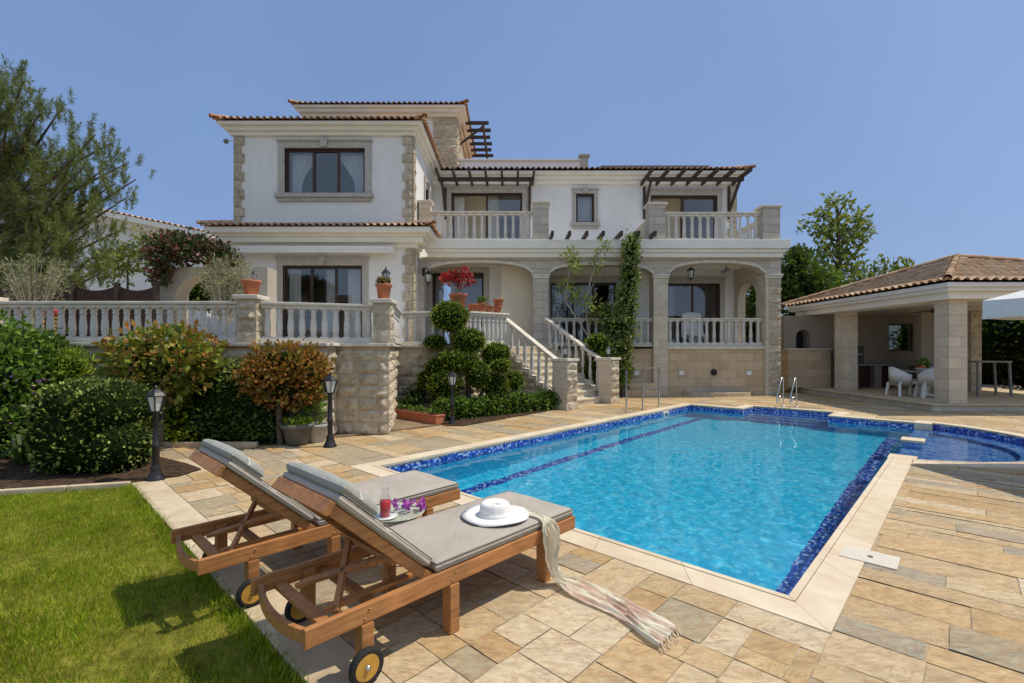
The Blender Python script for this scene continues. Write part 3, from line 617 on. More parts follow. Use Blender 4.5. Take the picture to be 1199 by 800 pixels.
fx = MB(); fx.bar(ap(8.52, 4.968, -0.12), ap(8.68, 4.968, -0.12), 0.01, 0.08); fx.build('mouth_flap', 'greypot', fo)

# water: a rippled sheet over both basins
def water_material():
    m, nt, b = new_mat('pool water'); out = nt.nodes['Material Output']
    gl = N(nt, 'ShaderNodeBsdfGlass', IOR=1.333, Roughness=0.0, Color=(0.90, 0.985, 1.0, 1)); L(nt, gl.outputs[0], out.inputs['Surface']); return m
M['water'] = water_material()
bm = bmesh.new(); st_ = 0.05
na, np_ = int(11.3/st_), int(7.4/st_)
def wz(x, y):
    s = 0
    for i, (fx_, am) in enumerate(((2.1, 0.0060), (5.2, 0.0046), (9.5, 0.0024))):
        s += am*noise.noise(Vector((x*fx_+3*i, y*fx_-2*i, 5+i)))
    return s*WAVE
WAVE = 0.62
grid = {}
def gv(i, j):
    if (i, j) not in grid:
        q = ap(-0.02+i*st_, -2.05+j*st_); grid[i, j] = bm.verts.new((q.x, q.y, ZW+wz(q.x, q.y)))
    return grid[i, j]
OL = np.array(OUTLINE[:-1])
cent = [((-0.02+(i+.5)*st_), (-2.05+(j+.5)*st_)) for i in range(na) for j in range(np_)]
def near_inside(a, p):
    if -0.1 < p < 5.08 and -0.08 < a < 10.28: return True
    if 1.5 < p < 3.65 and 10.1 < a < 11.2: return True
    return p <= 0 and DIV0-0.1 < a < DIV1+.1 and math.hypot(a-CA, p-CP) < CR+0.1
for i in range(na):
    for j in range(np_):
        a, p = -0.02+(i+.5)*st_, -2.05+(j+.5)*st_
        if near_inside(a, p): bm.faces.new((gv(i, j), gv(i+1, j), gv(i+1, j+1), gv(i, j+1))).smooth = True
bmesh.ops.recalc_face_normals(bm, faces=bm.faces[:])
if sum(f.normal.z for f in bm.faces) < 0: bmesh.ops.reverse_faces(bm, faces=bm.faces[:])
me = bpy.data.meshes.new('water'); bm.to_mesh(me); bm.free(); me.materials.append(M['water'])
water = link(bpy.data.objects.new('water', me)); tag(water, 'clear turquoise water filling the swimming pool', 'water', kind='structure')
water.cycles.is_caustics_caster = True
for o in list(pool.children): o.cycles.is_caustics_receiver = True

# planting beds: raised soil on the deck
def bed(pts, z=0.02, label=None, mat='soil'):
    bm = bmesh.new(); m = MB(); m.poly(pts, 0.004, z); o = m.build('flower_bed', mat); tag(o, kind='structure'); return o
bed([(-4.62, 5.72), (-4.2, 6.0), (-4.15, 6.35), (-4.55, 6.65), (-5.3, 7.1), (-6.4, 7.25), (-7.7, 7.0), (-12, 6.6), (-12, 5.02), (-7.7, 5.16), (-5.75, 5.38)])
ek = MB()
for i, (a, b) in enumerate(zip([(-4.56, 5.68), (-5.75, 5.35), (-7.7, 5.13)], [(-5.75, 5.35), (-7.7, 5.13), (-13, 4.95)])):
    n_ = int(math.dist(a, b)/0.45)
    for k in range(n_):
        q0 = Vector(a).lerp(Vector(b), k/n_+0.004); q1 = Vector(a).lerp(Vector(b), (k+1)/n_-0.004); ek.bar((q0.x, q0.y, -0.01), (q1.x, q1.y, -0.01), 0.07, 0.08)
tag(ek.build('bed_edging', 'kerb', bevel=0.01), kind='structure')
bed([(-9.5, 7.9), (-4.3, 7.9), (-3.95, 8.0), (-3.7, 8.6), (-9.5, 8.6)])
kb = MB(); kb.bar((-10, 7.84, 0.04), (-4.2, 7.84, 0.04), 0.1, 0.09); tag(kb.build('bed_kerb', 'kerb', bevel=0.01), kind='structure')
bed([(-2.9, 11.98), (-2.93, 11.4), (-1.35, 9.98), (-1.05, 9.95), (0.9, 12.35), (-0.13, 14.3), (-1.2, 12.38), (-1.25, 11.98)])
M['brown_stone'] = plain('brown stone slab', (0.27, 0.19, 0.115), 0.8, var=0.2, scale=3)  # brown slab colour, mottled at random
sl = MB(); sl.poly([(-3.3, 9.3), (-3.24, 8.58), (-1.5, 10.1), (-2.98, 11.7), (-2.6, 9.4)], 0.004, 0.03); tag(sl.build('side_slab', 'brown_stone', bevel=0.005), kind='structure')
# ------------------------------------------------------------------ the villa
def X(u, Y): return (u-600)/F*Y
def Z(v, Y): return CAMZ+(HOR-v)/F*Y
villa = empty('villa', (0, 16.8, 0), 'large two storey white villa with stone arcade and terracotta tiled roofs', 'house')
WY = 15.9; WX0, WX1 = -9.28, -3.31; FL = 1.75
def window(x0, x1, z0, z1, y, panes=3, sur=0.2, sill=True, curtain='both', parent=None, door=False, keystone=True, leave=()):
    """window in a wall whose face is at y (looking to -y); frame set back, stone surround proud"""
    parent = parent or villa; yf = y+0.10; fw = 0.085
    f = MB(); f.box(x0, x1, yf, yf+.07, z1-fw, z1); f.box(x0, x1, yf, yf+.07, z0, z0+(fw if not door else .06))
    zz0, zz1 = z0+(fw if not door else .06), z1-fw
    f.box(x0, x0+fw, yf, yf+.07, zz0, zz1); f.box(x1-fw, x1, yf, yf+.07, zz0, zz1)
    w = (x1-x0-2*fw)/panes
    for i in range(1, panes): f.box(x0+fw+i*w-.045, x0+fw+i*w+.045, yf+.003, yf+.066, zz0, zz1)
    wo = f.build('window', 'frame', parent)
    for i in range(panes):
        if i in leave: continue
        g = MB(); a = x0+fw+i*w; dy = yf+(.02 if i % 2 == 0 else .045)
        g.add([(a, dy, zz0), (a+w, dy, zz0), (a+w, dy, zz1), (a, dy, zz1)], [(0, 1, 2, 3)]); g.build('pane', 'glass', wo)
    s = MB()
    if sur:
        yo = y-.05; top = z1+sur
        s.box(x0-sur, x0, yo, y+.1, z0, z1); s.box(x1, x1+sur, yo, y+.1, z0, z1); s.box(x0-sur, x1+sur, yo-.004, y+.1, z1, top)
        s.box(x0-sur-.04, x1+sur+.04, yo-.05, y+.05, top, top+.06)
        if sill: s.box(x0-sur-.07, x1+sur+.07, yo-.09, y+.1, z0-.14, z0); s.box(x0-sur, x1+sur, yo-.03, y+.05, z0-.26, z0-.14)
        if keystone: xm = (x0+x1)/2; s.hexa([(xm-.11, yo-.09), (xm+.11, yo-.09), (xm+.11, yo-.005), (xm-.11, yo-.005)], z1+.01, top+.09)
        s.build('stone_surround', 'surround', wo, bevel=0.008)
    def cur(a, b, gather):
        c = MB(); n = 40; vs = []; m = 12
        for j in range(m+1):
            t = j/m; z = zz1-(zz1-zz0)*t; k = 1-gather*math.sin(math.pi*min(1, t*1.15)*0.5)**1.5 if gather else 1
            for i in range(n+1):
                s_ = i/n; xx = a+(b-a)*s_*k; vs.append((xx, yf+.22+.035*math.sin(s_*n*0.9)*(1-.3*t), z))
        c.add(vs, [(j*(n+1)+i, j*(n+1)+i+1, (j+1)*(n+1)+i+1, (j+1)*(n+1)+i) for j in range(m) for i in range(n)], True); c.build('curtain', 'curtain', wo)
    if curtain == 'both': cur(x0+.1, x0+.1+(x1-x0)*.33, .62); cur(x1-.1, x1-.1-(x1-x0)*.33, .62)
    elif curtain == 'left': cur(x0+.05, x0+.05+(x1-x0)*.16, 0)
    elif curtain == 'sides': cur(x0+.05, x0+.05+(x1-x0)*.16, 0); cur(x0+(x1-x0)*.5, x0+(x1-x0)*.62, 0); cur(x1-.05, x1-.05-(x1-x0)*.2, 0)
    elif curtain == 'full': cur(x0+.05, x1-.05, 0)
    return wo
def cornice(x0, x1, y0, y1, steps, name='cornice', mat='cornice'):
    c = MB()
    for z0, z1, d in steps: c.box(x0-d, x1+d, y0-d, y1+d, z0, z1)
    return c.build(name, mat, villa, bevel=0.012)
def quoin(x0, x1, y0, z0, z1, side=1, name='quoin'):
    """alternating long and short corner stones on a front corner; side = which way the long ones reach"""
    q = MB(); z = z0; k = 0
    while z < z1-.05:
        h = min(.30, z1-z); l = .34 if k % 2 else .24
        a, b = (x0, x0+l) if side > 0 else (x1-l, x1)
        rockface(q, (a, y0-.05), (b, y0-.05), z, z+h-.004, bh=h, bw=l, depth=.035, seed=int(z*100)+k, nx=6, nz=5)
        q.box(a, b, y0-.05, y0+.02, z, z+h-.004)
        xs_ = x1 if side < 0 else x0
        if side < 0:
            rockface(q, (x1+.03, y0-.05), (x1+.03, y0+(.24 if k % 2 else .34)), z, z+h-.004, bh=h, bw=.4, depth=.035, seed=k+7, nx=6, nz=5); q.box(x1-.02, x1+.03, y0-.05, y0+(.24 if k % 2 else .34), z, z+h-.004)
        z += h; k += 1
    return q.build(name, 'rock', villa)

# -- projecting wing on the left
w = MB()
WU = (-7.59, -4.91, 6.82, 8.34); WL = (-7.65, -5.0, FL, 4.42)
walls(w, WX0, WX1, FL, 8.75, WY, WY+.3, [WU, WL])
w.box(WX0, WX0+.3, WY+.3, 23, FL, 8.75); w.box(WX0+.3, WX1, 22.7, 23, FL, 8.75)
SW = (18.0, 18.7, 6.7, 7.9)
for y0, y1, z0, z1 in ((WY+.3, 18.0, FL, 8.75), (18.7, 22.7, FL, 8.75), (18.0, 18.7, FL, 6.7), (18.0, 18.7, 7.9, 8.75)): w.box(WX1-.3, WX1, y0, y1, z0, z1)
w.build('wall', 'stucco', villa)
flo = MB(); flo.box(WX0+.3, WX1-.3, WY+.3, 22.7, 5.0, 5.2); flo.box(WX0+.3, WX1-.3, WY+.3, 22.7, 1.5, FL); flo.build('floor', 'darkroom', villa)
window(*WU, WY, 3, 0.22, True, 'both'); window(*WL, WY, 3, 0.2, False, 'sides', door=True)
sw = MB(); sw.box(WX1-.2, WX1-.12, 18.0, 18.7, 6.7, 7.9); swo = sw.build('window', 'frame', villa)
sw = MB(); sw.box(WX1-.1, WX1+.05, 17.84, 18.0, 6.6, 8.0); sw.box(WX1-.1, WX1+.05, 18.7, 18.86, 6.6, 8.0); sw.box(WX1-.1, WX1+.06, 17.84, 18.86, 8.0, 8.16); sw.box(WX1-.1, WX1+.09, 17.8, 18.9, 6.48, 6.6); sw.build('stone_surround', 'surround', swo)
quoin(WX0, WX0+.4, WY, 5.75, 8.72, 1); quoin(WX1-.4, WX1, WY, 5.75, 8.72, -1)
quoin(WX0, WX0+.4, WY, FL, 4.95, 1); quoin(WX1-.4, WX1, WY, FL, 4.95, -1)
cornice(WX0, WX1, WY, 23, [(8.74, 8.87, .10), (8.87, 9.0, .22), (9.0, 9.10, .36)])
def hip_roof(name, x0, x1, y0, y1, z, slope, mat='tiles_red', front=True, sides=True, depth=None, pitch=.22):
    """hipped tile roof over the rectangle (eaves), slope in degrees; depth limits how far up it runs"""
    r = MB(); r.rnd = []; t = math.tan(R(slope)); c_, s_ = math.cos(R(slope)), math.sin(R(slope))
    half = min(x1-x0, y1-y0)/2; run = min(depth or half, half); sl = run/c_
    q = 1/math.sqrt(2)
    P = Vector
    roof_plane(r, (x0, y0, z), (1, 0, 0), x1-x0, (0, c_, s_), sl, [(P((x0, y0, z)), P((-q, q, 0))), (P((x1, y0, z)), P((q, q, 0)))], pitch)
    roof_plane(r, (x1, y0, z), (0, 1, 0), y1-y0, (-c_, 0, s_), sl, [(P((x1, y0, z)), P((-q, -q, 0))), (P((x1, y1, z)), P((-q, q, 0)))], pitch)
    roof_plane(r, (x1, y1, z), (-1, 0, 0), x1-x0, (0, -c_, s_), sl, [(P((x1, y1, z)), P((q, -q, 0))), (P((x0, y1, z)), P((-q, -q, 0)))], pitch)
    roof_plane(r, (x0, y1, z), (0, -1, 0), y1-y0, (c_, 0, s_), sl, [(P((x0, y0, z)), P((q, -q, 0))), (P((x0, y1, z)), P((q, q, 0)))], pitch)
    h = run*t
    for cx, cy, sx, sy in ((x0, y0, 1, 1), (x1, y0, -1, 1), (x1, y1, -1, -1), (x0, y1, 1, -1)):
        ridge_caps(r, (cx, cy, z+.03), (cx+sx*run, cy+sy*run, z+h+.03))
    if run >= half-1e-6:
        if x1-x0 > y1-y0: ridge_caps(r, (x0+half, (y0+y1)/2, z+h+.02), (x1-half, (y0+y1)/2, z+h+.02))
        else: ridge_caps(r, ((x0+x1)/2, y0+half, z+h+.02), ((x0+x1)/2, y1-half, z+h+.02))
    else: r.box(x0+run-.05, x1-run+.05, y0+run-.05, y1-run+.05, z+h-.1, z+h); r.rnd += [.5]*6
    return r
o = hip_roof('roof', WX0-.48, WX1+.48, WY-.48, 23.4, 9.13, 15).build('roof', 'tiles_red', villa, rnd=True)
# skirt roof between the storeys of the wing
r = MB(); r.rnd = []; q = 1/math.sqrt(2); sx0, sx1, sy = WX0-.72, WX1+.80, WY-.72
c_, s_ = math.cos(R(17)), math.sin(R(17))
roof_plane(r, (sx0, sy, 5.60), (1, 0, 0), sx1-sx0, (0, c_, s_), .70/c_, [(Vector((sx0, sy, 0)), Vector((-q, q, 0))), (Vector((sx1, sy, 0)), Vector((q, q, 0)))])
roof_plane(r, (sx1, sy, 5.60), (0, 1, 0), 1.9, (-c_, 0, s_), .78/c_, [(Vector((sx1, sy, 0)), Vector((-q, -q, 0)))])
roof_plane(r, (sx0, sy+4, 5.60), (0, -1, 0), 4, (c_, 0, s_), .70/c_, [(Vector((sx0, sy, 0)), Vector((q, -q, 0)))])
ridge_caps(r, (sx0, sy, 5.63), (sx0+.7, sy+.7, 5.84)); ridge_caps(r, (sx1, sy, 5.63), (sx1-.78, sy+.78, 5.85))
r.build('roof', 'tiles_red', villa, rnd=True)
c = MB()
for z0, z1, d in ((5.0, 5.13, .18), (5.13, 5.32, .36), (5.32, 5.40, .46), (5.40, 5.57, .62)):
    c.box(WX0-d, WX1+d*1.1, WY-d, WY+(.6 if d < .3 else .75), z0, z1); c.box(WX0-d, WX0+.2, WY+.8, WY+3.2, z0, z1)
c.build('cornice', 'cornice', villa, bevel=0.012)
aw = MB(); aw.box(-8.96, -3.85, 15.42, 15.66, 4.80, 4.98); aw.box(-8.9, -3.9, 15.38, 15.42, 4.76, 4.84); aw.build('awning_box', 'cornice', villa, bevel=0.03)

# -- main block, upper storey
UY = 20.0; D1 = (-2.55, .43, 5.5, 8.2); W2_ = (2.69, 3.45, 6.95, 8.17); D2 = (5.82, 8.62, 5.5, 8.1)
w = MB(); walls(w, WX1, 9.4, 5.2, 8.75, UY, UY+.3, [D1, W2_, D2]); w.box(9.1, 9.4, UY+.3, 26, 0, 8.75); w.box(WX1, 9.1, 25.7, 26, 0, 8.75); w.build('wall', 'stucco', villa)
window(*D1, UY, 2, .2, False, 'left', door=True, keystone=False, leave=(0,)); window(*W2_, UY, 1, .16, True, 'full'); window(*D2, UY, 2, .2, False, 'left', door=True, keystone=False, leave=(0,))
quoin(9.0, 9.4, UY, 5.5, 8.7, -1)
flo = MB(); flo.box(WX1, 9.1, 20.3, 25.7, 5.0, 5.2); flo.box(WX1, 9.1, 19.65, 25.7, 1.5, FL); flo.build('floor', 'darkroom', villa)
c = MB()
for z0, z1, d in ((8.55, 8.72, .10), (8.72, 8.88, .22), (8.88, 9.02, .36)): c.box(WX1-.1, 9.4+d, UY-d, 26+d, z0, z1)
c.build('cornice', 'cornice', villa, bevel=0.012)
r = hip_roof('roof', WX1-2, 9.92, UY-.5, 26.5, 9.06, 16, depth=1.55); r.build('roof', 'tiles_red', villa, rnd=True)
pr = MB(); pr.box(-2.4, 2.95, 20.95, 21.2, 9.2, 9.92); pr.box(-2.4, 3.0, 20.88, 21.26, 9.92, 10.0); pr.box(2.95, 3.2, 20.95, 24, 9.2, 9.92); pr.build('parapet', 'stucco', villa, bevel=.01)
pr = MB(); pr.box(3.0, 3.35, 20.9, 21.25, 9.2, 10.1); pr.box(2.93, 3.42, 20.83, 21.32, 10.1, 10.2); pr.build('parapet_post', 'surround', villa, bevel=.01)
# solar panels lie on the low roof
for i in range(4):
    x0 = 3.75+i*1.14; s = MB(); s.bar((x0, 20.42, 9.44), (x0+1.08, 20.42, 9.44), 1.1, .05, (0, -.28, 1)); so = s.build('solar_panel', 'solar', None)
    s2 = MB(); s2.bar((x0, 19.90, 9.28), (x0+1.08, 19.90, 9.28), .03, .07, (0, -.28, 1)); s2.bar((x0, 20.94, 9.59), (x0+1.08, 20.94, 9.59), .03, .07, (0, -.28, 1)); s2.build('panel_frame', 'greysteel', so)
    tag(so, 'black solar panel lying in a row on the right roof slope', 'solar panel', 'solar panels on the roof')
# -- stair tower
TY = 20.6
t = MB(); t.box(-8.85, -3.4, TY, 25, 9.0, 11.65); t.build('wall', 'stucco', villa)
t = MB(); t.box(-3.38, -2.38, TY-.1, 25, 8.9, 11.65); rockface(t, (-3.38, TY-.1), (-2.38, TY-.1), 9.0, 11.6, bh=.3, bw=.5, depth=.05, seed=11); rockface(t, (-2.38, TY-.1), (-2.38, TY+1.5), 9.0, 11.6, bh=.3, bw=.5, depth=.05, seed=12); t.build('wall', 'rock', villa)
cornice(-8.85, -2.38, TY-.1, 25, [(11.62, 11.75, .12), (11.75, 11.88, .28), (11.88, 11.98, .40)])
hip_roof('roof', -9.35, -1.9, TY-.6, 25.5, 12.0, 15).build('roof', 'tiles_red', villa, rnd=True)
lp = MB()
for i in range(6): y = 21.5+i*.72; lp.bar((-2.36, y, 11.86), (-1.05+(.06 if i % 2 else 0), y, 11.86), .09, .14)
lp.bar((-1.3, 21.3, 11.72), (-1.3, 25.4, 11.72), .1, .14); lp.bar((-2.3, 21.3, 11.72), (-2.3, 25.4, 11.72), .1, .14)
lp.bar((-2.36, 21.5, 10.9), (-1.35, 21.5, 11.66), .08, .08); lp.bar((-2.36, 25.1, 10.9), (-1.35, 25.1, 11.66), .08, .08)
lpo = lp.build('timber_pergola', 'wood_dark'); tag(lpo, 'dark timber slatted pergola fixed beside the roof tower', 'pergola')

# -- the balcony slab and the arcade
SLX0, SLX1 = -2.95, 9.62
c = MB(); c.box(SLX0, SLX1, 16.42, 20.0, 5.12, 5.43); c.box(SLX0, SLX1-.1, 16.5, 20.0, 5.0, 5.119); c.box(SLX0, SLX1-.16, 16.58, 20.0, 4.845, 4.999); c.build('balcony_slab', 'cornice', villa, bevel=.012)
AY0, AY1 = 16.8, 17.3; SPR = 4.28; TOP = 4.844
cols = [(-3.3, -3.12), (.754, 1.297), (5.0, 5.52), (8.96, 9.5)]
def arch_front(x0, x1, rise, n=28):
    pts = []; xm = (x0+x1)/2; hw = (x1-x0)/2
    for i in range(n+1):
        t = -1+2*i/n; pts.append((xm+hw*t, SPR+rise*math.sqrt(max(0, 1-abs(t)**2.4))))
    return pts
fa = MB()
for (a, b), rise in zip(((cols[0][1], cols[1][0]), (cols[1][1], cols[2][0]), (cols[2][1], cols[3][0])), (.40, .33, .40)):
    P = arch_front(a, b, rise)
    for (xa, za), (xb, zb) in zip(P, P[1:]):
        fa.add([(xa, AY0, za), (xb, AY0, zb), (xb, AY0, TOP), (xa, AY0, TOP), (xa, AY1, za), (xb, AY1, zb), (xb, AY1, TOP), (xa, AY1, TOP)], [(0, 1, 2, 3), (5, 4, 7, 6), (4, 5, 1, 0)])
    ar = MB()
    for k in range(14):                # voussoir trim a finger proud of the band
        i0, i1 = k*2, k*2+2; q = [P[i0], P[i1]]
        ar.add([(q[0][0], AY0-.03, q[0][1]-.001), (q[1][0], AY0-.03, q[1][1]-.001), (q[1][0], AY0-.03, q[1][1]+.10), (q[0][0], AY0-.03, q[0][1]+.10),
                (q[0][0], AY0+.01, q[0][1]-.001), (q[1][0], AY0+.01, q[1][1]-.001), (q[1][0], AY0+.01, q[1][1]+.10), (q[0][0], AY0+.01, q[0][1]+.10)], [(0, 1, 2, 3), (3, 2, 6, 7), (1, 0, 4, 5)])
    ar.build('arch_trim', 'rail', villa)
for a, b in cols: fa.box(a, b, AY0, AY1, SPR, TOP)
fa.build('arcade_band', 'grey_stone', villa)
def column(a, b, z0, rough=False, mat='grey_stone'):
    m = MB(); m.box(a, b, AY0, AY1+.02, z0, SPR-.14)
    co = m.build('column', mat, villa, bevel=.01)
    k = MB(); k.box(a-.03, b+.03, AY0-.03, AY1+.05, SPR-.139, SPR-.06); k.box(a-.06, b+.06, AY0-.06, AY1+.08, SPR-.06, SPR-.001); k.build('capital', 'rail', co, bevel=.012)
    if rough:
        k = MB(); rockface(k, (a+.1, AY0-.002), (b, AY0-.002), z0, SPR-.14, bh=.3, bw=.45, depth=.05, seed=31); rockface(k, (b, AY0), (b, AY1), z0, SPR-.14, bh=.3, bw=.55, depth=.05, seed=32); k.build('rough_facing', 'rock', co)
column(cols[0][0]-.1, cols[0][1], FL); column(*cols[1], 0); column(*cols[2], 0, mat='smooth_stone'); column(*cols[3], 0, True, mat='smooth_stone')
pf = MB(); pf.box(WX1, 9.3, 16.85, 19.64, FL-.12, FL); pf.box(WX1, 9.3, 17.2, 19.64, 1.2, FL-.12); pf.build('porch_floor', 'step', villa)
pc = MB(); pc.box(WX1, 9.3, AY1, 19.64, 4.80, 4.99); pc.build('porch_ceiling', 'stucco', villa)
bw = MB(); bw.box(cols[2][1], cols[3][0], 16.9, 17.2, 0, FL-.12); bw.box(cols[1][1], cols[2][0], 16.95, 17.2, 0, FL-.12); bw.box(WX1, cols[1][0], 16.95, 17.2, 0, FL-.12); bw.build('base_wall', 'tan_stone', villa)
tr = MB(); tr.box(cols[2][1], cols[3][0], 16.83, 17.1, FL-.119, FL-.02); tr.box(cols[1][1], cols[2][0], 16.85, 17.1, FL-.119, FL-.02); tr.build('base_trim', 'rail', villa, bevel=.01)
PB1, PB2, PB3 = 18.5, 18.5, 19.3
dA, dB, dC = (-3.09, -1.10, FL, 4.60), (1.5, 4.05, FL, 4.22), (6.3, 8.42, FL, 4.30)
w = MB(); walls(w, WX1, .3, FL, 4.80, PB1, PB1+.25, [dA]); walls(w, .8, 5.2, FL, 4.80, PB2, PB2+.25, [dB]); walls(w, 5.2, 9.0, FL, 4.80, PB3, PB3+.25, [dC]); w.box(5.1, 5.35, PB2+.25, PB3, FL, 4.8); w.build('wall', 'stucco', villa)
w = MB(); w.box(-.41, .8, 17.7, PB1+.24, FL, 4.80); w.build('wall', 'cream_stucco', villa)
window(*dA, PB1, 2, .2, False, 'left', door=True, keystone=False); window(*dB, PB2, 3, .18, False, 'left', door=True, keystone=False); window(*dC, PB3, 2, .2, False, 'left', door=True, keystone=False)
# right end wall of the porch with its arched opening
w = MB(); ya, yb, hw = 17.55, 18.95, .7
w.box(9.0, 9.3, 17.32, ya, 0, 4.79); w.box(9.0, 9.3, yb, 19.6, 0, 4.79); w.box(9.0, 9.3, ya, yb, 0, FL-.12)
for i in range(16):
    t0, t1 = math.pi*i/16, math.pi*(i+1)/16; y0, y1 = (ya+yb)/2-hw*math.cos(t0), (ya+yb)/2-hw*math.cos(t1); z0, z1 = 3.55+.62*math.sin(t0), 3.55+.62*math.sin(t1)
    w.add([(x, y, z) for x in (9.0, 9.3) for y, z in ((y0, z0), (y1, z1), (y1, 4.79), (y0, 4.79))], [(0, 3, 2, 1), (4, 5, 6, 7), (0, 1, 5, 4)])
w.build('wall', 'smooth_stone', villa)
pp = MB(); pp.box(4.85, 5.02, 17.1, 20.0, 5.43, 6.32); pp.build('balcony_parapet', 'smooth_stone', villa, bevel=.01)
for a, b in ((-2.9, -.6), (5.5, 7.5)): rm = MB(); rm.box(a, b, 21.2, 21.4, 5.2, 8.5); rm.build('inner_wall', 'cream_stucco', villa)
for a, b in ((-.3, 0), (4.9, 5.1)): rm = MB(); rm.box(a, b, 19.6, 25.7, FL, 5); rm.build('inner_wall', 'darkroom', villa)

# things fixed to the house
def wall_lantern(loc, label, drop=0.0, side=0, s=1.0):
    o = empty('wall_lantern', loc, label, 'lantern'); x, y, z = loc
    m = MB()
    if drop: m.tube([(x, y, z), (x, y, z-drop)], .012*s, 6); hz = z-drop
    else: m.tube([(x, y+.02, z-.1*s), (x+.05*s, y-.08*s, z+.02*s), (x+.16*s, y-.12*s, z), (x+.16*s, y-.12*s, z-.06*s)], .016*s, 6); m.box(x-.04*s, x+.04*s, y-.02, y+.02, z-.2*s, z+.05*s); hz = z-.06*s; x += .16*s; y -= .12*s
    m.build('bracket', 'black', o)
    k = MB(); k.lathe([(.015*s, 0), (.05*s, -.03*s), (.13*s, -.10*s), (.12*s, -.115*s)], (x, y, hz), 6, smooth=False); k.lathe([(.06*s, -.33*s), (.065*s, -.35*s), (.02*s, -.40*s), (.005*s, -.43*s)], (x, y, hz), 6, smooth=False)
    for i in range(6):
        t = math.pi*2*i/6; k.bar((x+.11*s*math.cos(t), y+.11*s*math.sin(t), hz-.11*s), (x+.06*s*math.cos(t), y+.06*s*math.sin(t), hz-.34*s), .012*s, .012*s)
    k.build('lantern_cage', 'black', o); g = MB(); g.lathe([(.10*s, -.115*s), (.055*s, -.33*s)], (x, y, hz), 6, smooth=False); g.build('glass', 'lampglass', o)
wall_lantern((-3.10, 16.68, 4.42), 'black wall lantern on a curved bracket left of the first arch', s=1.15)
wall_lantern((X(813, 17.3), 17.6, 4.79), 'black lantern hanging from the ceiling under the right arch', drop=.12, s=1.2)
cmr = empty('security_camera', (X(852, 17.5), 17.6, 4.5), 'small dark security camera under the right arch ceiling', 'camera'); m = MB(); x, y = X(852, 17.5), 17.6
m.tube([(x, y, 4.79), (x, y, 4.55)], .02, 6); m.build('bracket', 'black', cmr); m = MB(); m.bar((x-.2, y-.12, 4.46), (x+.15, y+.08, 4.60), .1, .1); m.build('housing', 'greysteel', cmr, bevel=.02)
cm2 = empty('security_camera', (WX0-.02, 15.83, 8.5), 'small white security camera beside the top left corner stones', 'camera'); m = MB(); m.tube([(WX0, 15.9, 8.6), (WX0-.14, 15.8, 8.56)], .02, 6); m.build('bracket', 'whiteplastic', cm2); m = MB(); m.lathe([(0, .09), (.06, .06), (.085, 0), (.06, -.06), (0, -.09)], (WX0-.2, 15.77, 8.52), 10); m.build('housing', 'greysteel', cm2)
for u, lab in ((798, 'small white box light on the base wall left of the tap'), (877, 'small white box light on the base wall right of the tap'), (746, 'small white box light on the base wall behind the handrail')):
    o = empty('wall_light', (X(u, 16.9), 16.9, Z(437, 16.9)), lab, 'wall light'); x, z = X(u, 16.9), Z(437, 16.9)
    y = 16.95 if u < 770 else 16.9
    m = MB(); m.box(x-.11, x+.11, y-.03, y, z-.10, z+.10); m.build('housing', 'surround', o, bevel=.01); m = MB(); m.box(x-.08, x+.08, y-.05, y-.03, z-.07, z+.07); m.build('lens', 'whiteplastic', o, bevel=.01)
o = empty('water_tap', (X(836, 16.9), 16.9, Z(436, 16.9)), 'bronze water spout on the base wall above the stone basin', 'tap'); x, z = X(836, 16.9), Z(436, 16.9)
m = MB(); m.lathe([(.11, 0), (.10, .03), (.05, .05)], (x, 16.9, z), 12, axis='y'); m.lathe([(.12, -.02), (.10, -.04), (.04, -.05)], (x, 16.9, z), 12, axis='y'); m.build('rosette', 'black', o); m = MB(); m.tube([(x, 16.88, z), (x, 16.72, z), (x, 16.66, z-.06)], .03, 8); m.build('spout', 'black', o)
bs = MB(); n = 24; R0, R1 = 1.2, 1.0; xc = X(839, 16.9)
P = [(xc+R0*math.cos(math.pi+math.pi*i/n), 16.88+.62*math.sin(math.pi+math.pi*i/n)) for i in range(n+1)]; Q = [(xc+R1*math.cos(math.pi+math.pi*i/n), 16.88+.46*math.sin(math.pi+math.pi*i/n)) for i in range(n+1)]
bs.poly(P+Q[::-1], 0.0, .13); bo = bs.build('stone_basin', 'kerb', bevel=.015); tag(bo, 'low half round stone basin at the foot of the arcade wall', 'basin'); b2 = MB(); b2.poly(Q, 0.003, .04); b2.build('basin_bottom', 'mosaic_mid', bo)

# pergolas over the two balcony doors
def pergola(x0, x1, label, n=7):
    o = empty('timber_pergola', ((x0+x1)/2, 20, 8.4), label, 'pergola')
    b = MB(); b.bar((x0+.1, 19.0, 8.42), (x1-.1, 19.0, 8.42), .10, .15); b.build('beam', 'wood_dark', o)
    for i in range(n):
        x = x0+.12+(x1-x0-.24)*i/(n-1); r = MB(); r.bar((x, 19.98, 8.575), (x, 18.35, 8.575), .08, .15); r.build('rafter', 'wood_dark', o)
    for x in (x0+.25, x1-.25):
        r = MB(); r.bar((x, 19.96, 7.1), (x, 19.96, 8.45), .09, .08, (0, 1, 0)); r.bar((x, 19.93, 7.45), (x, 19.0, 8.35), .09, .09); r.build('brace', 'wood_dark', o)
pergola(-3.05, .98, 'dark timber pergola over the left balcony door'); pergola(5.3, 9.35, 'dark timber pergola over the right balcony door')
for i, u in enumerate((647, 667, 687, 706, 727, 747, 766)):
    x = X(u, 16.2); m = MB(); m.bar((x, 18.2, 5.54), (x, 16.0, 5.54), .09, .15); o = m.build('pergola_rafter', 'wood_dark'); m = MB(); m.box(x-.06, x+.06, 17.2, 17.35, 5.432, 5.464); m.build('rafter_shoe', 'greysteel', o)
    tag(o, 'dark timber rafter end jutting over the middle of the balcony edge', 'rafter', 'rafter ends along the balcony edge')
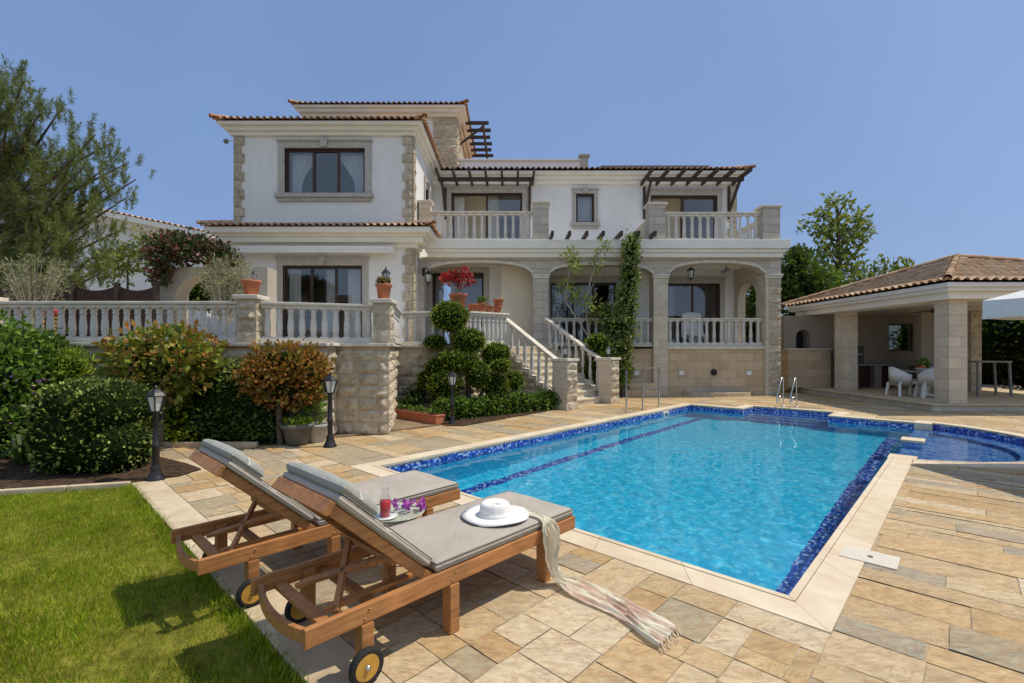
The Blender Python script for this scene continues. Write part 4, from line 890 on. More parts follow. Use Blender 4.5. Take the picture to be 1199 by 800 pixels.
# ------------------------------------------------------------------ terrace, balustrades, stairs
TZ = 1.72
T = [(-20, 8.6), (-3.32, 8.6), (-3.32, 9.0), (-2.34, 9.0), (-2.91, 12.0), (-1.2, 12.4), (-.13, 14.4), (1.37, 16.0), (1.30, 16.84), (-3.31, 16.84), (-3.31, 15.88), (-9.28, 15.88), (-9.28, 18), (-20, 18)]
tr = empty('terrace', (-6, 9, 0), 'raised terrace with rock faced stone retaining walls in front of the villa', 'terrace'); tag(tr, kind='structure')
m = MB(); m.poly(T, -.06, TZ-.06); m.build('retaining_wall', 'tan_stone', tr)
m = MB(); m.poly(T, TZ-.059, TZ); m.build('paving', 'step', tr)
m = MB()
for a, b, sd_ in ((T[0], T[1], 1), (T[1], T[2], 2), (T[2], T[3], 3), (T[3], T[4], 4), (T[4], T[5], 5), (T[5], T[6], 6)):
    aa = (-10.5, 8.6) if sd_ == 1 else a
    rockface(m, aa, b, 0.0, TZ-.1, bh=.23, bw=.44, depth=.062, seed=sd_)
m.build('rock_facing', 'rock', tr)
m = MB()
for a, b in zip(T[:6], T[1:7]):
    a, b = Vector(a), Vector(b); d = (b-a).normalized(); n_ = Vector((d.y, -d.x)); a2 = a-d*.02; b2 = b+d*.02
    m.wedge(a2+n_*.0, b2+n_*.0, .20, TZ-.05, TZ+.012, TZ-.05, TZ+.012)
m.build('wall_capping', 'rail', tr, bevel=.01)

BPROF = [(.066, .06), (.060, .09), (.050, .12), (.066, .15), (.068, .18), (.060, .20), (.066, .26), (.069, .33), (.066, .44), (.058, .58), (.051, .70), (.048, .755), (.062, .77), (.062, .80), (.049, .815), (.055, .86), (.066, .90), (.070, .94)]
bm_ = MB(); bm_.box(-.075, .075, -.075, .075, 0, .055); bm_.box(-.075, .075, -.075, .075, .945, 1.0); bm_.lathe([(r_*.86, z_) for r_, z_ in BPROF if .05 < z_ < .95], n=14)
BAL0 = bm_.build('baluster', 'balus', None, local=True); BMESH = BAL0.data; bpy.data.objects.remove(BAL0)
def balustrade(p0, p1, zb0, zb1, zt0, zt1, n, label, group=None, base=.09, rail=.10, width=.20, base_rail=True):
    p0, p1 = Vector(p0), Vector(p1); o = empty('balustrade', (p0.x, p0.y, zb0), label, 'balustrade', group)
    h = MB(); h.wedge(p0, p1, width+.02, zt0-rail*.55, zt0, zt1-rail*.55, zt1); h.wedge(p0, p1, width-.05, zt0-rail, zt0-rail*.55-.001, zt1-rail, zt1-rail*.55-.001); h.build('handrail', 'rail', o, bevel=.012)
    if base_rail:
        h = MB(); h.wedge(p0, p1, width-.02, zb0, zb0+base, zb1, zb1+base); h.build('base_rail', 'rail', o, bevel=.01)
    ang = math.atan2((p1-p0).y, (p1-p0).x)
    for i in range(n):
        t = (i+.5)/n; q = p0.lerp(p1, t); z0 = zb0+(zb1-zb0)*t+(base if base_rail else 0)-.01; z1 = zt0+(zt1-zt0)*t-rail+.012
        b = bpy.data.objects.new('baluster', BMESH); COL.objects.link(b); b.parent = o; b.location = (q.x-p0.x, q.y-p0.y, z0-zb0); b.scale = (1, 1, z1-z0); b.rotation_euler = (0, 0, ang); ORG[b] = ORG[o]
    return o
def pillar(x0, x1, y0, y1, z0, z1, label, rough=True, cap=.08, mat='smooth_stone', seed=0, cat='pillar'):
    o = empty('stone_pillar', ((x0+x1)/2, (y0+y1)/2, z0), label, cat)
    m = MB(); m.box(x0, x1, y0, y1, z0, z1-cap); m.build('shaft', mat, o)
    if rough:
        k = MB(); rockface(k, (x0, y0), (x1, y0), z0, z1-cap, bh=.22, bw=.5, depth=.05, seed=seed); rockface(k, (x1, y0), (x1, y1), z0, z1-cap, bh=.22, bw=.5, depth=.05, seed=seed+1); k.build('rough_facing', 'rock', o)
    c = MB(); c.box(x0-.06, x1+.06, y0-.06, y1+.06, z1-cap, z1); c.build('cap', 'rail', o, bevel=.015); return o
G1 = 'balustrades around the terrace'
balustrade((-11.4, 8.75), (-4.98, 8.75), TZ+.013, TZ+.013, 2.49, 2.49, 32, 'long stone balustrade on the terrace wall behind the clipped hedge')
pillar(-4.97, -4.63, 8.6, 8.92, TZ+.013, 2.60, 'rough stone terrace pillar with a plain terracotta pot and lantern on top', seed=40)
pillar(-9.9, -9.55, 8.6, 8.92, TZ+.013, 2.58, 'rough stone terrace pillar at the far left edge', seed=42)
balustrade((-4.62, 8.78), (-2.66, 9.18), TZ+.013, TZ+.013, 2.49, 2.47, 10, 'short stone balustrade between the two potted terrace pillars')
pillar(-2.63, -2.32, 9.0, 9.32, TZ+.013, 2.57, 'rough stone terrace pillar with a terracotta pot of yellow succulents', seed=44)
balustrade((-2.38, 9.35), (-2.87, 11.95), TZ+.013, TZ+.013, 2.50, 2.55, 11, 'stone balustrade running back from the succulent pot pillar toward the house')
balustrade((-2.80, 12.06), (-1.68, 12.32), TZ+.013, TZ+.013, 2.56, 2.60, 5, 'stone balustrade left of the cloud pruned topiary', base=.06)
pillar(-1.63, -1.22, 12.35, 12.72, TZ+.013, 2.66, 'rough stone pillar carrying the red leaved plant', seed=46)
balustrade((-1.2, 12.75), (-.16, 14.35), TZ+.013, TZ+.013, 2.64, 2.70, 9, 'stone balustrade at the stair head with small pots on its rail')
# stairs
NR = 9; stv = empty('staircase', (2.2, 13.7, 0), 'stone stairs descending from the terrace between two balustrades', 'stairs')
BL, BR = Vector((1.45, 12.95)), Vector((2.95, 14.55)); UP = Vector((-.72, .694)); RUN = .262
for i in range(NR):
    z1 = (i+1)*TZ/NR; a, b = BL+UP*(RUN*i+.1), BR+UP*(RUN*i+.1); e = UP*(RUN*(NR-i)+.25)
    m = MB(); m.hexa([tuple(a), tuple(b), tuple(b+UP*(RUN+.3)), tuple(a+UP*(RUN+.3))], max(0, z1-TZ/NR-.25), z1-.045)
    m.hexa([tuple(a-UP*.03), tuple(b-UP*.03), tuple(b+UP*RUN), tuple(a+UP*RUN)], z1-.0445, z1+.001*i*0); m.build('step', 'step', stv, bevel=.006)
dn = (BR-BL).normalized()
for s0, sg in ((BL, -1), (BR, 1)):
    sid = MB()
    for i in range(NR):
        a = s0+UP*(RUN*i+.15); b = a+UP*RUN; q = dn*.14*sg
        pts = [tuple(a-q*.6), tuple(b-q*.6), tuple(b+q), tuple(a+q)] if sg > 0 else [tuple(a+q), tuple(b+q), tuple(b-q*.6), tuple(a-q*.6)]
        sid.hexa(pts[::-1], 0, (i+1)*TZ/NR+.10)
    sid.build('stringer_wall', 'smooth_stone', stv)
rf = MB()
a = BL-dn*.145; rockface(rf, tuple(a+UP*(RUN*NR+.15)), tuple(a+UP*.2), 0, .28, bh=.27, bw=.4, depth=.04, seed=70)
for i in range(1, NR): rockface(rf, tuple(a+UP*(RUN*NR+.15)), tuple(a+UP*(RUN*i+.15)), .28+(i-1)*.19, .28+i*.19, bh=.19, bw=.4, depth=.04, seed=71+i)
rf.build('rough_facing', 'rock', stv)
def newel(c, label, seed):
    o = empty('newel_post', (c.x, c.y, 0), label, 'newel post'); hw = .23
    P = [c-UP*hw-dn*hw, c-UP*hw+dn*hw, c+UP*hw+dn*hw, c+UP*hw-dn*hw]; z1 = 1.37
    m = MB(); m.hexa([tuple(p) for p in P], 0, z1-.07); m.build('shaft', 'smooth_stone', o)
    k = MB(); rockface(k, tuple(P[0]), tuple(P[1]), .0, z1-.07, bh=.22, bw=.5, depth=.05, seed=seed); k.build('rough_facing', 'rock', o)
    k = MB(); e = .05; k.hexa([tuple(c+(p-c)*(1+e/hw)) for p in P], z1-.07, z1); k.build('cap', 'rail', o, bevel=.012)
    k = MB(); k.hexa([tuple(c+(p-c)*1.12) for p in P], 0, .14); k.build('plinth', 'smooth_stone', o, bevel=.01)
newel(BL, 'stone newel post at the foot of the stairs nearer the topiary', 81); newel(BR, 'stone newel post at the foot of the stairs beside the ivy', 83)
for s0, lab in ((BL, 'sloping stone balustrade of the stairs above the topiary'), (BR, 'sloping stone balustrade of the stairs on the ivy side')):
    a, b = s0+UP*.25, s0+UP*(RUN*NR+.1); balustrade(tuple(a), tuple(b), .25, TZ+.02, 1.33, 2.70, 8, lab, base=.05)
# arcade and balcony balustrades
balustrade((1.30, 17.05), (5.0, 17.05), FL, FL, 2.74, 2.74, 14, 'stone balustrade in the middle arch behind the ivy', base=.10)
balustrade((5.53, 17.05), (8.95, 17.05), FL, FL, 2.74, 2.74, 13, 'stone balustrade in the right arch above the stone basin', base=.10)
pillar(-3.25, -2.85, 16.6, 17.0, 5.43, 6.83, 'stone balcony pillar at the left end of the left balcony', False, mat='smooth_stone')
pillar(.74, 1.28, 16.6, 17.05, 5.43, 6.80, 'stone balcony pillar between left balcony and rafter ends', False, mat='grey_stone', seed=50)
pillar(4.78, 5.36, 16.6, 17.05, 5.43, 6.75, 'stone balcony pillar at the left end of the right balcony', False, mat='grey_stone', seed=52)
pillar(8.75, 9.36, 16.6, 17.1, 5.43, 6.66, 'stone balcony pillar at the right end of the right balcony', False, mat='grey_stone', seed=54)
balustrade((-2.84, 16.78), (.73, 16.78), 5.431, 5.431, 6.47, 6.47, 13, 'stone balustrade of the left upper balcony')
balustrade((5.37, 16.78), (8.74, 16.78), 5.431, 5.431, 6.44, 6.44, 12, 'stone balustrade of the right upper balcony facing the pool')
balustrade((9.2, 17.12), (9.25, 19.85), 5.431, 5.431, 6.44, 6.44, 10, 'stone balustrade closing the outer end of the right upper balcony')

# pots
def pot(c, r, h, label, mat='terracotta', plant=None, cat='flower pot', group=None):
    x, y, z = c; o = empty('flower_pot', c, label, cat, group)
    m = MB(); m.lathe([(r*.66, 0), (r*.72, .02*h), (r*.95, h*.80), (r*1.08, h*.81), (r*1.10, h*.97), (r*1.04, h), (r*.92, h*.99), (r*.88, h*.86)], c, 20); m.build('pot', mat, o)
    m = MB(); m.lathe([(r*.9, h*.86), (r*.5, h*.89), (0, h*.9)], c, 14); m.build('soil', 'soil', o)
    if plant == 'cactus':
        foliage([(x+dx*r, y+dy*r, z+h+.05, .055, .055, .07) for dx, dy in ((-.5, -.3), (.1, -.4), (.5, .1), (-.2, .4), (.2, .3))], 420, .045, 'lf_grey', o, 'succulent', aspect=.25, corer=.9)
        foliage([(x-.3*r, y-.6*r, z+h+.07, .05, .05, .05), (x+.4*r, y-.5*r, z+h+.05, .05, .05, .05)], 80, .04, 'lf_orange', o, 'succulent_tips', core=False)
    elif plant == 'small': foliage([(x, y, z+h+.05, r*.8, r*.8, .08)], 220, .07, 'lf_bush', o, 'plant', core=False)
    elif plant == 'red':
        m = MB(); P = []
        for i in range(11):
            t = random.uniform(0, 6.28); s = random.uniform(.2, .95); tip = (x+math.cos(t)*r*1.7*s, y+math.sin(t)*r*1.5*s, z+h+random.uniform(.28, .55)+(.25 if i == 0 else 0)); P.append(tip); m.tube([(x, y, z+h*.8), (x+math.cos(t)*r*.5*s, y+math.sin(t)*r*.5*s, z+h+.12), tip], [.02, .014, .008], 6)
        m.build('stem', 'palebark', o); foliage([(*p, .15, .15, .10) for p in P], 420, .10, 'lf_red', o, 'leaves', core=False, aspect=.5, shell=.2)
    elif plant == 'green': foliage([(x, y, z+h+.30, r*.9, r*.9, .38), (x-.08, y, z+h+.65, r*.6, r*.6, .3)], 420, .09, 'lf_bush', o, 'foliage', core=False, aspect=.35, shell=.2); m = MB(); m.tube([(x, y, z+h*.8), (x, y, z+h+.8)], .012, 6); m.build('stem', 'bark', o)
    elif plant == 'grassy': foliage([(x, y, z+h+.02, r*.9, r*.9, .06)], 500, .06, 'lf_lime', o, 'plant', core=False, aspect=.3)
    return o
def small_lantern(c, label, s=1.0, cat='lantern'):
    x, y, z = c; o = empty('garden_lantern', c, label, cat)
    m = MB(); m.lathe([(.10*s, 0), (.10*s, .02*s), (.05*s, .05*s), (.03*s, .10*s), (.06*s, .12*s), (.065*s, .14*s)], c, 8); m.lathe([(.14*s, .36*s), (.12*s, .39*s), (.06*s, .46*s), (.02*s, .48*s), (.02*s, .52*s), (.003*s, .55*s)], c, 6, smooth=False)
    for i in range(6): t = math.pi*2*i/6; m.bar((x+.062*s*math.cos(t), y+.062*s*math.sin(t), z+.14*s), (x+.11*s*math.cos(t), y+.11*s*math.sin(t), z+.365*s), .012*s, .012*s)
    m.build('lantern_cage', 'black', o); g = MB(); g.lathe([(.056*s, .14*s), (.10*s, .36*s)], c, 6, smooth=False); g.build('glass', 'lampglass', o)
pot((-4.80, 8.76, 2.601), .155, .28, 'terracotta pot with bare soil on the terrace pillar left of the lower window')
pot((-2.47, 9.16, 2.571), .145, .30, 'terracotta pot of yellow green succulents on the pillar right of the lower window', plant='cactus')
small_lantern((-2.44, 9.20, 2.84), 'small black lantern standing in the pot of yellow succulents', .68)

small_lantern((-4.77, 8.80, 2.85), 'small black lantern standing in the pot beside the grey shrub', .42)
pot((-1.42, 12.53, 2.661), .225, .42, 'large terracotta pot with a red leaved plant on the stair head pillar', plant='red')
for t, r_, h_, lab, pl in ((.13, .14, .20, 'small square shouldered terracotta pot nearest the red plant on the rail', None), (.33, .12, .26, 'small terracotta pot with a green succulent on the rail', 'small'), (.52, .12, .20, 'low terracotta pot third along the stair head rail', None), (.74, .13, .19, 'terracotta pot carrying a smaller pot at the stair end of the rail', None)):
    q = Vector((-1.2, 12.75)).lerp(Vector((-.16, 14.35)), t); pot((q.x, q.y, 2.64+.06*t), r_, h_, lab, plant=pl)
q = Vector((-1.2, 12.75)).lerp(Vector((-.16, 14.35)), .74); pot((q.x+.03, q.y, 2.684+.19), .15, .22, 'terracotta pot set on top of another pot at the stair end', plant=None)
small_lantern((BL.x, BL.y, 1.371), 'small grey lantern on the stair newel post nearer the topiary', .75); small_lantern((BR.x, BR.y, 1.371), 'small grey lantern on the stair newel post beside the ivy', .75)
pot((-3.63, 8.05, .021), .25, .34, 'wide dark grey pot with low grassy plant beside the lamp post', 'greypot', 'grassy', cat='plant pot'); pot((-3.42, 8.3, .0), .20, .32, 'pale grey pot with a tall leafy plant beside the lamp post', 'palepot', 'green', cat='plant pot')
pot((-3.75, 8.4, .021), .19, .42, 'dark pot with tall plant behind the grassy pot', 'greypot', 'green', cat='plant pot')
# terracotta planter with seedlings
pa, pb = Vector((-2.78, 11.25)), Vector((-1.52, 10.12)); dr = (pb-pa).normalized(); nr = Vector((-dr.y, dr.x))*.12
o = empty('planter_box', (pa.x, pa.y, 0), 'long terracotta planter box with seedlings at the foot of the wall', 'planter')
m = MB(); m.hexa([tuple(pa-nr), tuple(pb-nr), tuple(pb+nr), tuple(pa+nr)], .03, .19); m.hexa([tuple(pa-nr*1.12-dr*.015), tuple(pb-nr*1.12+dr*.015), tuple(pb+nr*1.12+dr*.015), tuple(pa+nr*1.12-dr*.015)], .19, .23); m.build('box', 'terracotta', o, bevel=.008)
m = MB(); m.hexa([tuple(pa-nr*.9), tuple(pb-nr*.9), tuple(pb+nr*.9), tuple(pa+nr*.9)], .225, .235); m.build('soil', 'soil', o)
foliage([(*pa.lerp(pb, (i+.5)/9), .27, .06, .06, .06) for i in range(9)], 500, .05, 'lf_bush', o, 'seedling', core=False)

# garden lamps
def lamp_post(c, h, label, s=1.0):
    x, y, z = c; o = empty('garden_lamp', c, label, 'lamp post')
    m = MB(); m.lathe([(.115*s, 0), (.115*s, .025*s), (.095*s, .05*s), (.078*s, .10*s), (.060*s, .15*s), (.064*s, .18*s), (.048*s, .21*s)], c, 16); m.build('base', 'black', o)
    m = MB(); m.lathe([(.046*s, .20*s), (.046*s, h*.34), (.056*s, h*.35), (.056*s, h*.37), (.042*s, h*.38), (.040*s, h*.70-.02), (.05*s, h*.70-.01), (.05*s, h*.70+.015)], c, 12); m.build('post', 'black', o)
    zh = h*.70; H = h-zh
    k = MB(); k.lathe([(.05*s, zh+.01), (.07*s, zh+.03)], c, 6, smooth=False); k.lathe([(.135*s, zh+H*.60), (.14*s, zh+H*.63), (.10*s, zh+H*.74), (.05*s, zh+H*.84), (.02*s, zh+H*.87), (.025*s, zh+H*.92), (.003, zh+H)], c, 6, smooth=False)
    for i in range(6): t = math.pi*2*i/6; k.bar((x+.068*s*math.cos(t), y+.068*s*math.sin(t), z+zh+.03), (x+.12*s*math.cos(t), y+.12*s*math.sin(t), z+zh+H*.61), .014, .014)
    ho = k.build('lantern_head', 'black', o); g = MB(); g.lathe([(.06*s, zh+.03), (.11*s, zh+H*.60)], c, 6, smooth=False); g.build('glass', 'lampglass', ho)
g1 = gnd(183, 562); lamp_post((g1.x, g1.y, .0), 1.17, 'black garden lamp post at the lawn corner beside the round hedge', .86)
g1 = gnd(387, 523); lamp_post((g1.x, g1.y, 0), 1.24, 'black garden lamp post beside the grey plant pots', .92)
g1 = gnd(530, 497); lamp_post((g1.x, g1.y, 0), 1.17, 'slim black garden lamp post in front of the topiary', .85)
# ------------------------------------------------------------------ the pool pavilion
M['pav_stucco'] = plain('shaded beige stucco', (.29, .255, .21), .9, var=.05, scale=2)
PX0, PX1, PY0, PY1 = 11.35, 17.6, 12.38, 18.6
pav = empty('pool_pavilion', (11.4, 12.4, 0), 'open sided pool pavilion with hipped tile roof and outdoor kitchen', 'pavilion')
m = MB(); m.box(10.9, 18, 12.33, 19.5, -.05, .16); m.build('floor', 'grey_stone', pav); m = MB(); m.box(10.85, 18.02, 12.28, 19.5, .161, .20); m.build('floor_edge', 'kerb', pav, bevel=.012)
def pcol(x0, x1, y0, y1): m = MB(); m.box(x0, x1, y0, y1, .201, 2.92); m.build('column', 'smooth_stone', pav, bevel=.012)
pcol(11.38, 11.86, PY0, PY0+.45); pcol(11.52, 11.96, 16.45, 17.0)
m = MB(); m.box(15.25, 15.6, 15.8, 16.3, .201, 2.92); rockface(m, (15.25, 15.8), (15.6, 15.8), .2, 2.92, bh=.24, bw=.4, depth=.05, seed=90); m.build('column', 'rock', pav)
for a in ((11.2, 11.95, 12.2, 18.8), (11.95, 17.7, 12.2, 12.8), (11.95, 17.7, 18.3, 18.8), (17.2, 17.7, 12.8, 18.3)):
    m = MB(); m.box(*a, 2.921, 3.10); m.build('beam', 'cornice', pav, bevel=.01)
m = MB(); m.box(11.95, 17.2, 12.8, 18.3, 3.05, 3.098); m.build('ceiling', 'stucco', pav)
m = MB(); m.box(11.05, 17.85, 12.05, 18.95, 3.101, 3.20); m.box(10.95, 17.95, 11.95, 19.05, 3.20, 3.31); m.build('fascia', 'stucco', pav, bevel=.012)
hip_roof('roof', 10.85, 18.05, 11.85, 19.15, 3.36, 19, pitch=.24).build('roof', 'tiles_tan', pav, rnd=True)
# back wall with the kitchen window
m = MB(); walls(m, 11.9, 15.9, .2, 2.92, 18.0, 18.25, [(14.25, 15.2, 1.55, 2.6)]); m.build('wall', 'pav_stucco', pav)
wo = MB(); wo.box(14.25, 15.2, 18.06, 18.12, 2.54, 2.6); wo.box(14.25, 15.2, 18.06, 18.12, 1.55, 1.61); wo.box(14.25, 14.31, 18.06, 18.12, 1.61, 2.54); wo.box(15.14, 15.2, 18.06, 18.12, 1.61, 2.54); wo = wo.build('window', 'frame', pav)
m = MB(); m.add([(14.31, 18.09, 1.61), (15.14, 18.09, 1.61), (15.14, 18.09, 2.54), (14.31, 18.09, 2.54)], [(0, 1, 2, 3)]); m.build('pane', 'glass', wo)
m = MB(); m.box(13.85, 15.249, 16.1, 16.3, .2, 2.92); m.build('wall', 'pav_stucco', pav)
ct = MB(); ct.box(12.2, 15.6, 17.45, 17.99, 1.02, 1.08); ct = ct.build('counter', 'counter', pav, bevel=.01)
for i, (a, b) in enumerate(((12.2, 12.75), (13.35, 13.6), (14.2, 14.6), (15.2, 15.6))): m = MB(); m.box(a, b, 17.5, 17.98, .2, 1.02); m.build('counter_base', 'pav_stucco', ct)
m = MB(); m.box(12.75, 15.2, 17.75, 17.97, .2, 1.0); m.build('cabinet_shade', 'frame', ct)
# barbecue beside it
bb = empty('barbecue', (11.2, 17.8, 0), 'stone barbecue with arched black oven mouth left of the pavilion columns', 'barbecue')
m = MB(); m.box(10.3, 11.9, 17.75, 18.6, .201, 1.60); m.build('base', 'tan_stone', bb, bevel=.01)
P = [(11.75-1.45, 1.601), (11.75, 1.601), (11.75, 2.85), (10.3, 2.85)]
m = MB(); ox, ow, oz = 11.02, .27, 1.62; zc = 2.1
m.box(10.3, ox-ow, 18.0, 18.6, 1.601, 2.9); m.box(ox+ow, 11.9, 18.0, 18.6, 1.601, 2.9)
n = 12
for i in range(n):
    t0, t1 = math.pi*i/n, math.pi*(i+1)/n; xa, xb = ox-ow*math.cos(t0), ox-ow*math.cos(t1); za, zb = zc+ow*math.sin(t0), zc+ow*math.sin(t1)
    m.add([(xa, 18.0, za), (xb, 18.0, zb), (xb, 18.0, 2.9), (xa, 18.0, 2.9), (xa, 18.5, za), (xb, 18.5, zb)], [(0, 1, 2, 3), (4, 5, 1, 0)])
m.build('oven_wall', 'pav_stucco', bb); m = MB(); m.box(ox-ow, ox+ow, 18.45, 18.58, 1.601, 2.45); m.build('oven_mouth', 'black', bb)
m = MB(); m.box(10.25, 11.93, 17.7, 18.0, 1.601, 1.66); m.build('shelf', 'step', bb, bevel=.01)
fr = empty('grill_cabinet', (12.1, 17.5, .2), 'dark metal grill cabinet between barbecue and second column', 'grill')
m = MB(); m.box(12.0, 12.18, 17.2, 17.44, .2, 1.0); m.build('stand', 'stucco', fr); m = MB(); m.box(11.95, 12.7, 17.15, 17.44, 1.09, 1.75); m.build('hood', 'black', fr, bevel=.03); m = MB(); m.tube([(12.05, 17.1, 1.45), (12.6, 17.1, 1.45)], .015, 6); m.build('handle', 'steel', fr)
# round table and wicker chairs
tx, ty, tz = 12.72, 14.75, .201
t = empty('round_table', (tx, ty, tz), 'round dining table with pale top under the pavilion roof', 'table')
m = MB(); m.lathe([(.62, .71), (.64, .725), (.64, .745), (.62, .75)], (tx, ty, tz), 32); m.build('tabletop', 'counter', t); m = MB(); m.lathe([(.30, 0), (.28, .03), (.12, .08), (.09, .3), (.12, .71)], (tx, ty, tz), 16); m.build('pedestal', 'wicker', t)
def wicker_chair(x, y, rz, label):
    o = empty('wicker_chair', (x, y, tz), label, 'chair', 'white wicker chairs round the dining table', rz); o.scale = (1.18, 1.18, 1.08)
    s = MB(); s.hexa([(-.27, -.27), (.27, -.27), (.25, .25), (-.25, .25)], .36, .42); s.build('seat', 'wicker', o, local=True, bevel=.02)
    cu = MB(); cu.hexa([(-.24, -.25), (.24, -.25), (.22, .2), (-.22, .2)], .421, .48); cu.build('seat_cushion', 'pillow', o, local=True, bevel=.02)
    n = 16; v = []; f = []
    for i in range(n+1):                       # wrapped tub back that runs into the arms
        a = math.pi*(-.05)+math.pi*1.1*i/n; cx, cy = .30*math.cos(a), .06+.26*math.sin(a); hb = .62+.20*max(0, math.sin(a))**1.2
        for rr, zz in ((1.0, .30), (1.06, hb), (.93, hb), (.90, .36)): v.append((cx*rr, .06+(cy-.06)*rr, zz))
    for i in range(n):
        for k in range(4): f.append((i*4+k, (i+1)*4+k, (i+1)*4+(k+1) % 4, i*4+(k+1) % 4))
    f += [(0, 1, 2, 3), (n*4+3, n*4+2, n*4+1, n*4)]
    b = MB(); b.add(v, f, True); b.build('backrest', 'wicker', o, local=True)
    for sx in (-1, 1):
        for sy in (-1, 1):
            l = MB(); x_, y_ = sx*.25, sy*.25; l.hexa([(x_*1.04-.07, y_*1.04-.03), (x_*1.04+.07, y_*1.04-.03), (x_*1.04+.07, y_*1.04+.03), (x_*1.04-.07, y_*1.04+.03)], .0, .02)
            l.v = []; l.f = []; l.sm = []; l.bar((x_*1.12, y_*1.1, 0), (x_*.96, y_*1.0, .37), .055, .055); l.bar((x_*1.0, y_*1.02, .22), (x_*.3, y_*1.02, .365), .03, .02); l.build('leg', 'wicker', o, local=True)
wicker_chair(12.02, 14.55, R(80), 'white wicker chair at the round table nearer the second column')
wicker_chair(12.35, 13.95, R(155), 'white wicker chair at the round table beside the corner column')
wicker_chair(13.5, 15.2, R(-65), 'white wicker chair on the far side of the round table')
v_ = empty('fruit_bowl', (tx-.1, ty-.1, tz+.751), 'bowl of red and yellow fruit with green leaves on the round table', 'bowl')
m = MB(); m.lathe([(.08, 0), (.19, .08), (.20, .09), (.10, .02)], (tx-.1, ty-.1, tz+.751), 16); m.build('bowl', 'whiteplastic', v_)
M['fruit'] = island_mat('fruit', [(0, (.45, .05, .03)), (.5, (.6, .35, .06)), (1, (.5, .12, .08))], .4)
m = MB()
for i in range(9):
    a = i*.9; m.lathe([(0, -.05), (.035, -.035), (.05, 0), (.035, .035), (0, .05)], (tx-.1+.11*math.cos(a)*(i % 3)/2, ty-.1+.11*math.sin(a)*(i % 3)/2, tz+.86+.03*(i % 2)), 8)
m.build('fruit', 'fruit', v_); foliage([(tx+.0, ty-.05, tz+.98, .12, .12, .12)], 160, .09, 'lf_bush', v_, 'leaves', core=False)
v2 = empty('flower_vase', (tx+.28, ty-.25, tz+.751), 'small vase of pink flowers beside the fruit bowl', 'vase'); m = MB(); m.lathe([(.04, 0), (.055, .06), (.03, .13)], (tx+.28, ty-.25, tz+.751), 10); m.build('vase', 'whiteplastic', v2); foliage([(tx+.28, ty-.25, tz+.94, .12, .12, .08)], 160, .06, 'lf_orchid', v2, 'blossoms', core=False)
# bar table outside the end column
bt = empty('bar_table', (14.6, 14.0, .2), 'grey metal bar table in front of the dark hedge', 'table')
bx0, bx1, by = 14.0, 15.05, 14.3
m = MB(); m.box(bx0, bx1, by, by+.55, 1.22, 1.27); m.build('tabletop', 'greysteel', bt, bevel=.008)
for x in (bx0+.05, bx1-.05):
    for y in (by+.05, by+.5): m = MB(); m.bar((x+(.0 if x < 14.5 else .06), y, .201), (x, y, 1.22), .05, .05, (0, 1, 0)); m.build('leg', 'greysteel', bt)
m = MB(); m.bar((bx0+.07, by+.05, .5), (bx1-.07, by+.05, .5), .03, .03); m.bar((bx0+.07, by+.5, .5), (bx1-.07, by+.5, .5), .03, .03); m.build('foot_rail', 'greysteel', bt)
fn = empty('ceiling_fan', (13.1, 14.7, 3.05), 'dark ceiling fan under the pavilion roof', 'fan')
m = MB(); m.lathe([(.03, .35), (.03, .2), (.11, .18), (.12, .08), (.05, .05)], (13.1, 14.7, 2.69), 12); m.build('motor', 'black', fn)
for i in range(4): a = i*math.pi/2+.4; m = MB(); m.bar((13.1+.1*math.cos(a), 14.7+.1*math.sin(a), 2.8), (13.1+.65*math.cos(a), 14.7+.65*math.sin(a), 2.8), .13, .012); m.build('blade', 'wood_dark', fn)
# parasol at the right edge
pr = empty('parasol', (8.35, 5.35, 0), 'white square parasol with hanging valance at the right edge', 'parasol')
cx, cy, hw = 8.33, 5.28, 1.56; ze, zt = 2.31, 2.95
m = MB(); n = 8; v = []; f = []
for k, (sx, sy) in enumerate(((-1, -1), (1, -1), (1, 1), (-1, 1))):
    ex, ey = ((1, 0), (0, 1), (-1, 0), (0, -1))[k]
    base = len(v)
    for j in range(n+1):
        t = j/n
        for i in range(n+1):
            s_ = -1+2*i/n; px = (sx+ex*(s_+1)) if ex else sx; py = (sy+ey*(s_+1)) if ey else sy
            v.append((cx+px*hw*(1-t), cy+py*hw*(1-t), ze+(zt-ze)*t-.06*math.sin(math.pi*t)*(1-s_*s_)-.03*(1-s_*s_)*(1-t)))
    f += [(base+j*(n+1)+i, base+j*(n+1)+i+1, base+(j+1)*(n+1)+i+1, base+(j+1)*(n+1)+i) for j in range(n) for i in range(n)]
    b2 = len(v)
    for i in range(n+1):
        s_ = -1+2*i/n; px = (sx+ex*(s_+1)) if ex else sx; py = (sy+ey*(s_+1)) if ey else sy
        v += [(cx+px*hw, cy+py*hw, ze-.03*(1-s_*s_)), (cx+px*hw*1.004, cy+py*hw*1.004, ze-.27+.012*math.sin(i*1.7))]
    f += [(b2+2*i, b2+2*i+1, b2+2*i+3, b2+2*i+2) for i in range(n)]
m.add(v, f, True); m.build('canopy', 'canvas', pr)
m = MB(); m.lathe([(.035, .06), (.035, 2.93)], (cx, cy, 0), 12); m.build('pole', 'whiteplastic', pr); m = MB(); m.lathe([(.38, 0), (.38, .05), (.08, .07), (.06, .25)], (cx, cy, .002), 24); m.build('base', 'counter', pr)
for sx, sy in ((-1, -1), (1, -1), (1, 1), (-1, 1), (1, 0), (-1, 0), (0, 1), (0, -1)):
    m = MB(); m.bar((cx, cy, zt-.03), (cx+sx*hw*.97, cy+sy*hw*.97, ze-.01), .02, .03); m.build('rib', 'whiteplastic', pr)

